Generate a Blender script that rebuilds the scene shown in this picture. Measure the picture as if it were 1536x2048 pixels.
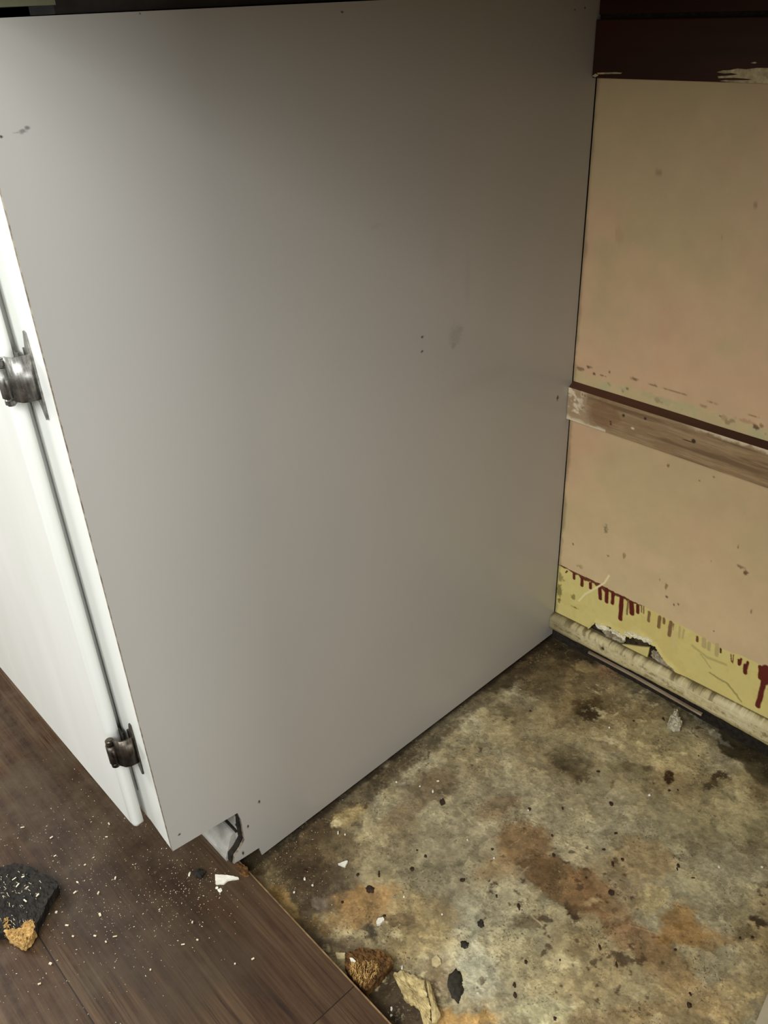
import bpy, bmesh, math, random
import numpy as np
from mathutils import Matrix, Vector, noise as mnoise

for o in list(bpy.data.objects):
    bpy.data.objects.remove(o)
SC = bpy.context.scene
COL = SC.collection
random.seed(7)

# ------------------------------------------------------------------ camera
cam_d = bpy.data.cameras.new('camera')
cam = bpy.data.objects.new('camera', cam_d)
COL.objects.link(cam)
cr, cu, cf = [0.682466,0.729766,-0.04102], [-0.353521,0.378686,0.855347], [-0.639737,0.569244,-0.516428]
cp = [0.58633,-0.2084,0.83849]
cam.matrix_world = Matrix(((cr[0], cu[0], -cf[0], cp[0]), (cr[1], cu[1], -cf[1], cp[1]),
                           (cr[2], cu[2], -cf[2], cp[2]), (0, 0, 0, 1)))
cam_d.sensor_fit = 'VERTICAL'
cam_d.sensor_height = 36.0
cam_d.sensor_width = 27.0
cam_d.lens = 29.9515
cam_d.clip_start = 0.01
SC.camera = cam

# ------------------------------------------------------------------ world, lights, exposure
SC.view_settings.view_transform = 'Standard'
SC.view_settings.look = 'None'
SC.view_settings.gamma = 1.0
SC.view_settings.use_curve_mapping = False
SC.view_settings.exposure = 0.0
world = bpy.data.worlds.new('room_light')
SC.world = world
world.use_nodes = True
wb = world.node_tree.nodes['Background']
wb.inputs[0].default_value = (1.0, 0.96, 0.86, 1)
wb.inputs[1].default_value = 0.28


def area(name, loc, target, sx, sy, power, col):
    d = bpy.data.lights.new(name, 'AREA')
    d.shape = 'RECTANGLE'
    d.size, d.size_y, d.energy, d.color = sx, sy, power, col
    o = bpy.data.objects.new(name, d)
    COL.objects.link(o)
    o.location = loc
    o.rotation_euler = (Vector(target) - Vector(loc)).to_track_quat('-Z', 'Y').to_euler()
    return o


area('end_window', (-1.2, -0.75, 1.0), (0.0, -0.05, 0.1), 0.5, 0.7, 17, (1.0, 0.98, 0.95))
area('high_fill', (1.2, -0.85, 1.65), (0.0, 0.1, 0.4), 0.8, 0.9, 17.0, (0.98, 1.0, 1.0))  # added high fill light, fitted to the side panel's brightness
area('front_fill', (0.3, -0.85, 1.1), (0.2, 0.2, 0.3), 0.6, 0.5, 11.8, (0.96, 1.0, 1.0))  # added frontal fill light for the door and stile

area('side_fill', (2.6, -0.26, 0.62), (0.0, 0.0, 0.45), 0.40, 0.7, 12, (0.97, 1.0, 1.0))  # added grazing fill that brightens the panel's front edge

D = 0.6503            # back wall plane
ZL = 0.012           # top of the laminate
YL = 0.0715          # its cut edge


# ------------------------------------------------------------------ helpers
def lin(c):
    return tuple(((v / 255) / 12.92 if v / 255 <= 0.04045 else ((v / 255 + 0.055) / 1.055) ** 2.4) for v in c[:3])


def wloc(o):
    v = Vector((0, 0, 0))
    while o is not None:
        v += o.location
        o = o.parent
    return v


def link(name, me, mat, parent=None, loc=None, smooth=False):
    o = bpy.data.objects.new(name, me)
    COL.objects.link(o)
    if parent is not None:
        o.parent = parent
        off = wloc(parent)
    else:
        off = Vector(loc) if loc is not None else Vector((0, 0, 0))
        o.location = off
    if off.length > 0:
        me.transform(Matrix.Translation(-off))
    for m in (mat if isinstance(mat, (list, tuple)) else [mat]):
        me.materials.append(m)
    if smooth:
        me.polygons.foreach_set('use_smooth', [True] * len(me.polygons))
    me.update()
    return o


def obj(name, verts, faces, mat, parent=None, loc=None, smooth=False, mi=None):
    me = bpy.data.meshes.new(name)
    me.from_pydata([tuple(v) for v in verts], [], faces)
    o = link(name, me, mat, parent, loc, smooth)
    if mi:
        me.polygons.foreach_set('material_index', mi)
    return o


def from_bm(name, bm, mat, parent=None, loc=None, smooth=False):
    bmesh.ops.recalc_face_normals(bm, faces=bm.faces)
    me = bpy.data.meshes.new(name)
    bm.to_mesh(me)
    bm.free()
    return link(name, me, mat, parent, loc, smooth)


def bm_box(bm, lo, hi, bevel=0.0, seg=2):
    r = bmesh.ops.create_cube(bm, size=1)
    for v in r['verts']:
        v.co = Vector([lo[i] if v.co[i] < 0 else hi[i] for i in range(3)])
    if bevel:
        es = list({e for v in r['verts'] for e in v.link_edges})
        bmesh.ops.bevel(bm, geom=es, offset=bevel, segments=seg, affect='EDGES', profile=0.6)


def box(name, lo, hi, mat, parent=None, loc=None, bevel=0.0, seg=2, smooth=False):
    bm = bmesh.new()
    bm_box(bm, lo, hi, bevel, seg)
    return from_bm(name, bm, mat, parent, loc, smooth)


def bm_prism(bm, pts, axis, a, b):
    """extrude a closed 2-D outline along an axis (0,1,2)"""
    def P(p, t):
        v = [0, 0, 0]
        i, j = [k for k in range(3) if k != axis]
        v[i], v[j], v[axis] = p[0], p[1], t
        return v
    A = [bm.verts.new(P(p, a)) for p in pts]
    Bv = [bm.verts.new(P(p, b)) for p in pts]
    n = len(pts)
    fs = [bm.faces.new(A), bm.faces.new(Bv[::-1])]
    for i in range(n):
        fs.append(bm.faces.new((A[i], A[(i + 1) % n], Bv[(i + 1) % n], Bv[i])))
    return fs


def prism(name, pts, axis, a, b, mat, parent=None, loc=None, smooth=False):
    bm = bmesh.new()
    bm_prism(bm, pts, axis, a, b)
    return from_bm(name, bm, mat, parent, loc, smooth)


def empty(name, loc):
    o = bpy.data.objects.new(name, None)
    COL.objects.link(o)
    o.location = loc
    o.empty_display_size = 0.02
    return o


def tag(o, label=None, cat=None, group=None, kind=None):
    for k, v in (('label', label), ('category', cat), ('group', group), ('kind', kind)):
        if v:
            o[k] = v
    return o


# value noise on numpy arrays
_T = np.random.default_rng(11).random((256, 256))


def vnoise(x, y, s=0):
    x = x + s * 17.31
    y = y + s * 9.77
    xi, yi = np.floor(x).astype(int), np.floor(y).astype(int)
    fx, fy = x - xi, y - yi
    fx = fx * fx * (3 - 2 * fx)
    fy = fy * fy * (3 - 2 * fy)
    g = lambda a, b: _T[a & 255, b & 255]
    return ((g(xi, yi) * (1 - fx) + g(xi + 1, yi) * fx) * (1 - fy)
            + (g(xi, yi + 1) * (1 - fx) + g(xi + 1, yi + 1) * fx) * fy)


def fbm(x, y, s=0, o=5, rough=0.55):
    t, a, n = 0, 1.0, 0
    for i in range(o):
        t = t + a * vnoise(x, y, s + i * 3)
        n += a
        a *= rough
        x, y = x * 2.03, y * 2.03
    return t / n - 0.5


def sstep(a, b, t):
    t = np.clip((t - a) / (b - a), 0, 1)
    return t * t * (3 - 2 * t)


def seg_dist(px, py, pts):
    d = np.full(px.shape, 1e9)
    for (ax, ay), (bx, by) in zip(pts[:-1], pts[1:]):
        vx, vy = bx - ax, by - ay
        t = np.clip(((px - ax) * vx + (py - ay) * vy) / (vx * vx + vy * vy + 1e-12), 0, 1)
        d = np.minimum(d, np.hypot(px - ax - t * vx, py - ay - t * vy))
    return d


def mixc(c, col, m):
    return c * (1 - m[..., None]) + np.array(lin(col)) * m[..., None]


def grid_mesh(X, Y, Z, keep=None):
    """vertices/faces of a grid; X,Y,Z are (n,m) arrays"""
    n, m = X.shape
    v = np.stack([X, Y, Z], -1).reshape(-1, 3)
    i = np.arange(n * m).reshape(n, m)
    f = np.stack([i[:-1, :-1], i[1:, :-1], i[1:, 1:], i[:-1, 1:]], -1).reshape(-1, 4)
    if keep is not None:
        f = f[keep[:-1, :-1].reshape(-1)]
    return v, f


def grid_obj(name, parts, mat, kindloc=None, parent=None, smooth=True):
    """parts: list of (verts, faces, colours) joined in one mesh with a colour attribute of its paint, stains and some painted shade"""
    V = np.concatenate([p[0] for p in parts])
    off, F = 0, []
    for p in parts:
        F.append(p[1] + off)
        off += len(p[0])
    F = np.concatenate(F)
    C = np.concatenate([p[2].reshape(-1, 3) for p in parts])
    me = bpy.data.meshes.new(name)
    me.vertices.add(len(V))
    me.vertices.foreach_set('co', V.ravel())
    me.loops.add(len(F) * 4)
    me.loops.foreach_set('vertex_index', F.ravel())
    me.polygons.add(len(F))
    me.polygons.foreach_set('loop_start', np.arange(len(F)) * 4)
    me.polygons.foreach_set('loop_total', np.full(len(F), 4))
    me.update(calc_edges=True)
    a = me.color_attributes.new('paint', 'FLOAT_COLOR', 'POINT')
    a.data.foreach_set('color', np.concatenate([C, np.ones((len(C), 1))], 1).ravel())
    return link(name, me, mat, parent, kindloc, smooth)


# ------------------------------------------------------------------ materials
class NT:
    def __init__(s, name, rough=0.5, spec=0.5, metal=0.0):
        s.m = bpy.data.materials.new(name)
        s.m.use_nodes = True
        s.t = s.m.node_tree
        s.b = s.t.nodes['Principled BSDF']
        s.b.inputs['Roughness'].default_value = rough
        s.b.inputs['Specular IOR Level'].default_value = spec
        s.b.inputs['Metallic'].default_value = metal

    def put(s, sock, v):
        if isinstance(v, bpy.types.NodeSocket):
            s.t.links.new(v, sock)
        elif v is not None:
            if hasattr(sock.default_value, '__len__') and len(sock.default_value) == 4 and len(v) == 3:
                v = (*v, 1)
            sock.default_value = v

    def node(s, t, **kw):
        n = s.t.nodes.new(t)
        for k, v in kw.items():
            setattr(n, k, v)
        return n

    def math(s, op, a, b=None, c=None, clamp=False):
        n = s.node('ShaderNodeMath', operation=op, use_clamp=clamp)
        for i, v in enumerate((a, b, c)):
            if v is not None:
                s.put(n.inputs[i], v)
        return n.outputs[0]

    def coord(s, scale=(1, 1, 1), loc=(0, 0, 0), rot=(0, 0, 0)):
        tc = s.node('ShaderNodeTexCoord')
        mp = s.node('ShaderNodeMapping')
        s.put(mp.inputs['Vector'], tc.outputs['Object'])
        mp.inputs['Scale'].default_value = scale
        mp.inputs['Location'].default_value = loc
        mp.inputs['Rotation'].default_value = rot
        return mp.outputs[0]

    def noise(s, vec, scale, detail=4, rough=0.55, dist=0.0):
        n = s.node('ShaderNodeTexNoise')
        s.put(n.inputs['Vector'], vec)
        n.inputs['Scale'].default_value = scale
        n.inputs['Detail'].default_value = detail
        n.inputs['Roughness'].default_value = rough
        n.inputs['Distortion'].default_value = dist
        return n.outputs['Fac']

    def ramp(s, f, stops, interp='LINEAR'):
        n = s.node('ShaderNodeValToRGB')
        n.color_ramp.interpolation = interp
        e = n.color_ramp.elements
        while len(e) < len(stops):
            e.new(0.5)
        for el, (p, c) in zip(e, stops):
            el.position = p
            el.color = (*c, 1) if len(c) == 3 else c
        s.put(n.inputs[0], f)
        return n.outputs[0]

    def mix(s, f, a, b, mode='MIX'):
        n = s.node('ShaderNodeMix', data_type='RGBA', blend_type=mode)
        s.put(n.inputs[0], f)
        s.put(n.inputs[6], a)
        s.put(n.inputs[7], b)
        return n.outputs[2]

    def base(s, c):
        s.put(s.b.inputs['Base Color'], c)
        return s

    def bump(s, h, strength, dist=0.001):
        n = s.node('ShaderNodeBump')
        s.put(n.inputs['Height'], h)
        n.inputs['Strength'].default_value = strength
        n.inputs['Distance'].default_value = dist
        s.put(s.b.inputs['Normal'], n.outputs[0])
        return s


def simple(name, a, b, scale, rough=0.6, spec=0.4, metal=0.0, bump=0.3, bdist=0.001, stretch=(1, 1, 1), lo=0.35, hi=0.65):
    n = NT(name, rough, spec, metal)
    f = n.noise(n.coord(stretch), scale, 6, 0.6)
    n.base(n.ramp(f, [(lo, lin(a)), (hi, lin(b))]))
    n.bump(f, bump, bdist)
    return n.m


def painted(name, amp, scale, rough, bump, bdist, spec=0.4, rough_var=0.0, flecks=0.0):
    """surface whose paint/stain colour comes from the mesh's own colour layer, broken up by fine noise"""
    n = NT(name, rough, spec)
    at = n.node('ShaderNodeAttribute', attribute_name='paint')
    v = n.coord()
    f1 = n.noise(v, scale, 8, 0.65)
    f2 = n.noise(v, scale * 7, 4, 0.6)
    f = n.math('ADD', n.math('MULTIPLY', f1, 0.6), n.math('MULTIPLY', f2, 0.4))
    k = n.math('MULTIPLY_ADD', f, 2 * amp, 1 - amp)
    cc = n.node('ShaderNodeCombineColor')
    for i in range(3):
        n.put(cc.inputs[i], k)
    c = n.mix(1.0, at.outputs['Color'], cc.outputs[0], 'MULTIPLY')
    if flecks:
        where = n.math('MULTIPLY', n.math('SUBTRACT', n.noise(v, 22, 4, 0.6), 0.40, clamp=True), 4.0, clamp=True)
        fa = n.math('MULTIPLY', n.math('SUBTRACT', n.noise(v, 420, 2, 0.5, 0.8), 0.595, clamp=True), 14.0, clamp=True)
        fb = n.math('MULTIPLY', n.math('SUBTRACT', n.noise(n.coord(loc=(3, 1, 0)), 330, 3, 0.6, 0.8), 0.63, clamp=True), 12.0, clamp=True)
        c = n.mix(n.math('MULTIPLY', n.math('MULTIPLY', fa, where), flecks), c, lin((52, 40, 24)))
        c = n.mix(n.math('MULTIPLY', n.math('MULTIPLY', fb, where), flecks * 0.8), c, lin((216, 202, 162)))
    n.base(c)
    n.bump(f, bump, bdist)
    if rough_var:
        n.put(n.b.inputs['Roughness'], n.math('MULTIPLY_ADD', f1, rough_var, rough - rough_var / 2))
    return n.m


CAB = (-0.235, 0.32, 0.0)      # base point of the cabinet


def panel_material():
    n = NT('semi_gloss_grey_paint', 0.30, 0.5)
    co = n.coord()
    sx = n.node('ShaderNodeSeparateXYZ')
    n.put(sx.inputs[0], co)
    big = n.noise(co, 2.2, 3)
    c = n.ramp(big, [(0.3, lin((183, 181, 176))), (0.7, lin((189, 186, 180)))])
    m = None
    wob = n.math('MULTIPLY_ADD', n.noise(co, 380, 2), 1.6, 0.2)
    for (y, z, ry, rz, s) in PANEL_SPOTS:
        a = n.math('DIVIDE', n.math('SUBTRACT', sx.outputs[1], y - CAB[1]), ry)
        b = n.math('DIVIDE', n.math('SUBTRACT', sx.outputs[2], z - CAB[2]), rz)
        d = n.math('SQRT', n.math('ADD', n.math('MULTIPLY', a, a), n.math('MULTIPLY', b, b)))
        d = n.math('MULTIPLY', d, wob)
        k = n.math('MULTIPLY', n.math('SUBTRACT', 1.5 if s > 0.3 else 1.6, d, clamp=True), s)
        m = k if m is None else n.math('MAXIMUM', m, k)
    n.base(n.mix(m, c, lin((40, 34, 26))))
    n.bump(n.noise(co, 260, 3), 0.06, 0.0006)
    return n.m


PANEL_SPOTS = [(0.3759,0.5439,0.00148,0.00104,0.9),(0.3755,0.5287,0.00187,0.00106,0.8),(0.6138,0.3995,0.00224,0.00248,0.95),(0.0229,0.7757,0.00223,0.00117,0.5),(0.0265,
 0.777,0.0016,0.00088,0.6),(0.0087,0.7741,0.00093,0.00087,0.9),(0.0198,0.7752,0.00253,0.00044,0.3),(0.2945,0.8302,0.00129,0.00068,0.8),(0.6145,0.8214,0.00127,
 0.00066,0.9),(0.5981,0.8203,0.00166,0.00065,0.7),(0.119,0.8361,0.00074,0.00058,0.6),(0.1077,0.0801,0.0012,0.00221,0.95),(0.0884,0.0554,0.0012,0.00225,0.95),
 (0.0764,0.0211,0.00123,0.00231,0.95),(0.0111,0.1115,0.00137,0.00136,0.9),(0.4248,0.5317,0.0072,0.00875,0.18),(0.4309,0.5366,0.00482,0.00382,0.2),(0.4225,
 0.5225,0.00321,0.00331,0.25),(0.3202,0.663,0.00555,0.00174,0.08),(0.4435,0.5865,0.00393,0.02075,0.06),(0.4658,0.4696,0.05319,0.00842,0.04),(0.403,0.6251,
 0.00865,0.01446,0.04)]
M_panel = panel_material()
M_edge = simple('bare_hardboard_edge', (78, 62, 46), (150, 140, 122), 160, 0.8)
M_white = simple('white_gloss_paint', (218, 219, 212), (230, 230, 224), 14, 0.32, 0.5, bump=0.10, bdist=0.0012, stretch=(1, 1, 0.12))
M_white_toe = simple('shaded_white_scuffed_paint', (160, 158, 150), (196, 194, 186), 60, 0.5, 0.4, bump=0.2)  # greyer than the door white: toe-kick shade put into the colour
M_dark = simple('dark_cabinet_inside', (34, 28, 22), (52, 44, 34), 40, 0.9)
M_gap = simple('gap_black', (14, 11, 8), (48, 38, 28), 160, 0.9)  # near-black for gaps, their shade put into the colour


def metal(name, dark, light, rough, pit):
    n = NT(name, rough, 0.5, 0.9)
    streak = n.noise(n.coord((1, 1, 0.06)), 300, 4, 0.6)
    blot = n.noise(n.coord(), 110, 4, 0.6)
    pits = n.noise(n.coord(), 900, 3, 0.6)
    f = n.math('ADD', n.math('MULTIPLY', streak, 0.5), n.math('MULTIPLY', blot, 0.5))
    c = n.ramp(f, [(0.36, lin(dark)), (0.58, lin(light))])
    pm = n.math('MULTIPLY', n.math('SUBTRACT', pits, 0.60, clamp=True), pit, clamp=True)
    n.base(n.mix(pm, c, lin((52, 46, 40))))
    n.put(n.b.inputs['Roughness'], n.math('MULTIPLY_ADD', blot, -0.25, rough + 0.12))
    n.bump(f, 0.08, 0.0004)
    return n.m


M_chrome = metal('worn_chrome', (74, 72, 68), (172, 170, 164), 0.40, 7.0)
M_tarnish = metal('tarnished_metal', (40, 35, 30), (108, 100, 90), 0.34, 4.0)


# ------------------------------------------------------------------ floor: laminate planks and the old bay floor
def laminate_material():
    n = NT('dark_wood_laminate', 0.42, 0.45)
    tc = n.node('ShaderNodeTexCoord')
    sx = n.node('ShaderNodeSeparateXYZ')
    n.put(sx.inputs[0], tc.outputs['Object'])
    x, y = sx.outputs[0], sx.outputs[1]
    row = n.math('FLOOR', n.math('DIVIDE', n.math('ADD', y, 0.1325), 0.204))
    butt = n.math('GREATER_THAN', x, 0.197)
    pid = n.math('ADD', n.math('MULTIPLY', row, 3.7), n.math('MULTIPLY', butt, 1.9))
    cmb = n.node('ShaderNodeCombineXYZ')
    n.put(cmb.inputs[0], x)
    n.put(cmb.inputs[1], y)
    n.put(cmb.inputs[2], pid)

    def stretched(sc, loc=(0, 0, 0)):
        mp = n.node('ShaderNodeMapping')
        n.put(mp.inputs[0], cmb.outputs[0])
        mp.inputs['Scale'].default_value = sc
        mp.inputs['Location'].default_value = loc
        return mp.outputs[0]
    g1 = n.noise(stretched((3.0, 20, 1)), 1.0, 6, 0.6, 0.9)
    g2 = n.noise(stretched((7, 210, 1)), 1.0, 5, 0.66, 0.3)
    g3 = n.noise(stretched((26, 700, 1)), 1.0, 3, 0.6)
    wv = n.node('ShaderNodeTexWave', wave_type='BANDS', bands_direction='Y')
    n.put(wv.inputs['Vector'], stretched((0.9, 9, 1)))
    wv.inputs['Scale'].default_value = 1.4
    wv.inputs['Distortion'].default_value = 9.0
    wv.inputs['Detail'].default_value = 3
    wv.inputs['Detail Scale'].default_value = 0.9
    f = n.math('ADD', n.math('MULTIPLY', g1, 0.46), n.math('MULTIPLY', g2, 0.36))
    f = n.math('ADD', f, n.math('MULTIPLY', g3, 0.14))
    f = n.math('ADD', f, n.math('MULTIPLY', wv.outputs['Fac'], 0.06))
    c = n.ramp(f, [(0.34, lin((34, 20, 12))), (0.43, lin((58, 39, 25))), (0.52, lin((76, 55, 37))), (0.64, lin((98, 76, 54)))])
    # fine dark pore lines running with the grain
    pores = n.noise(stretched((2.6, 120, 1), (3, 0, 0)), 1.0, 3, 0.55, 0.4)
    pl = n.math('SUBTRACT', 1.0, n.math('MULTIPLY', n.math('ABSOLUTE', n.math('SUBTRACT', pores, 0.5)), 26.0), clamp=True)
    gate = n.math('MULTIPLY', n.math('SUBTRACT', g1, 0.40, clamp=True), 5.0, clamp=True)
    c = n.mix(n.math('MULTIPLY', n.math('MULTIPLY', pl, gate), 0.75), c, lin((34, 19, 11)))
    # darker mottled patch on the planks in front of the cabinet foot
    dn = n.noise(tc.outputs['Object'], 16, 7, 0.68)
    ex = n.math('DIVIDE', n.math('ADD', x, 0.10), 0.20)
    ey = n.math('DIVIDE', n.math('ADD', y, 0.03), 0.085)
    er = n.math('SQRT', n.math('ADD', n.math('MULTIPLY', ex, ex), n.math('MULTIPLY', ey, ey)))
    foot_patch = n.math('MULTIPLY', n.math('SUBTRACT', n.math('MULTIPLY_ADD', dn, 1.5, 0.62), er, clamp=True), 1.6, clamp=True)
    c = n.mix(n.math('MULTIPLY', foot_patch, 0.62), c, lin((44, 33, 23)))
    # dust film, with reflected light put into its colour towards the left
    dust_sheen = n.noise(tc.outputs['Object'], 16, 9, 0.76)
    dm = n.math('MULTIPLY', n.math('SUBTRACT', dust_sheen, 0.42, clamp=True), 1.9, clamp=True)
    left = n.math('MULTIPLY', n.math('SUBTRACT', 0.16, n.math('ADD', x, n.math('MULTIPLY', y, 0.5))), 3.0, clamp=True)
    dm = n.math('MULTIPLY', dm, n.math('MULTIPLY_ADD', left, 0.55, 0.16))
    c = n.mix(dm, c, lin((116, 100, 76)))
    # seams
    s1 = n.math('LESS_THAN', n.math('ABSOLUTE', n.math('ADD', y, 0.1325)), 0.0007)
    s2 = n.math('MULTIPLY', n.math('LESS_THAN', n.math('ABSOLUTE', n.math('SUBTRACT', x, 0.197)), 0.0006), n.math('GREATER_THAN', y, -0.1325))
    seam = n.math('MAXIMUM', s1, s2)
    c = n.mix(n.math('MULTIPLY', seam, 0.85), c, lin((24, 16, 10)))
    n.base(c)
    n.put(n.b.inputs['Roughness'], n.math('MULTIPLY_ADD', dm, 0.35, 0.40))
    h = n.math('SUBTRACT', n.math('MULTIPLY', g2, 0.5), seam)
    n.bump(h, 0.35, 0.0006)
    return n.m


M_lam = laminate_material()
M_lam_bead = simple('laminate_bevel', (176, 146, 108), (130, 104, 74), 90, 0.35)  # pale colour stands in for the light caught on the bevel
M_lam_core = simple('laminate_core', (66, 50, 34), (38, 28, 18), 120, 0.9)

x0, x1, y0 = -1.6, 1.4, -1.9
prof = [(y0, -0.022), (y0, ZL), (YL - 0.0022, ZL), (YL - 0.0004, ZL - 0.0008), (YL, ZL - 0.003), (YL - 0.001, -0.022)]
bm = bmesh.new()
fs = bm_prism(bm, prof, 0, x0, x1)
for i, f in enumerate(fs):
    f.material_index = 0
for f in fs[2:]:
    ys = [v.co.y for v in f.verts]
    zs = [v.co.z for v in f.verts]
    if min(ys) > YL - 0.003:
        f.material_index = 1 if max(zs) > ZL - 0.0005 else 2
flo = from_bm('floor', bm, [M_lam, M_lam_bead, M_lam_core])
tag(flo, 'dark brown wood laminate planks in front of and under the cabinet', 'floor', kind='structure')

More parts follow.
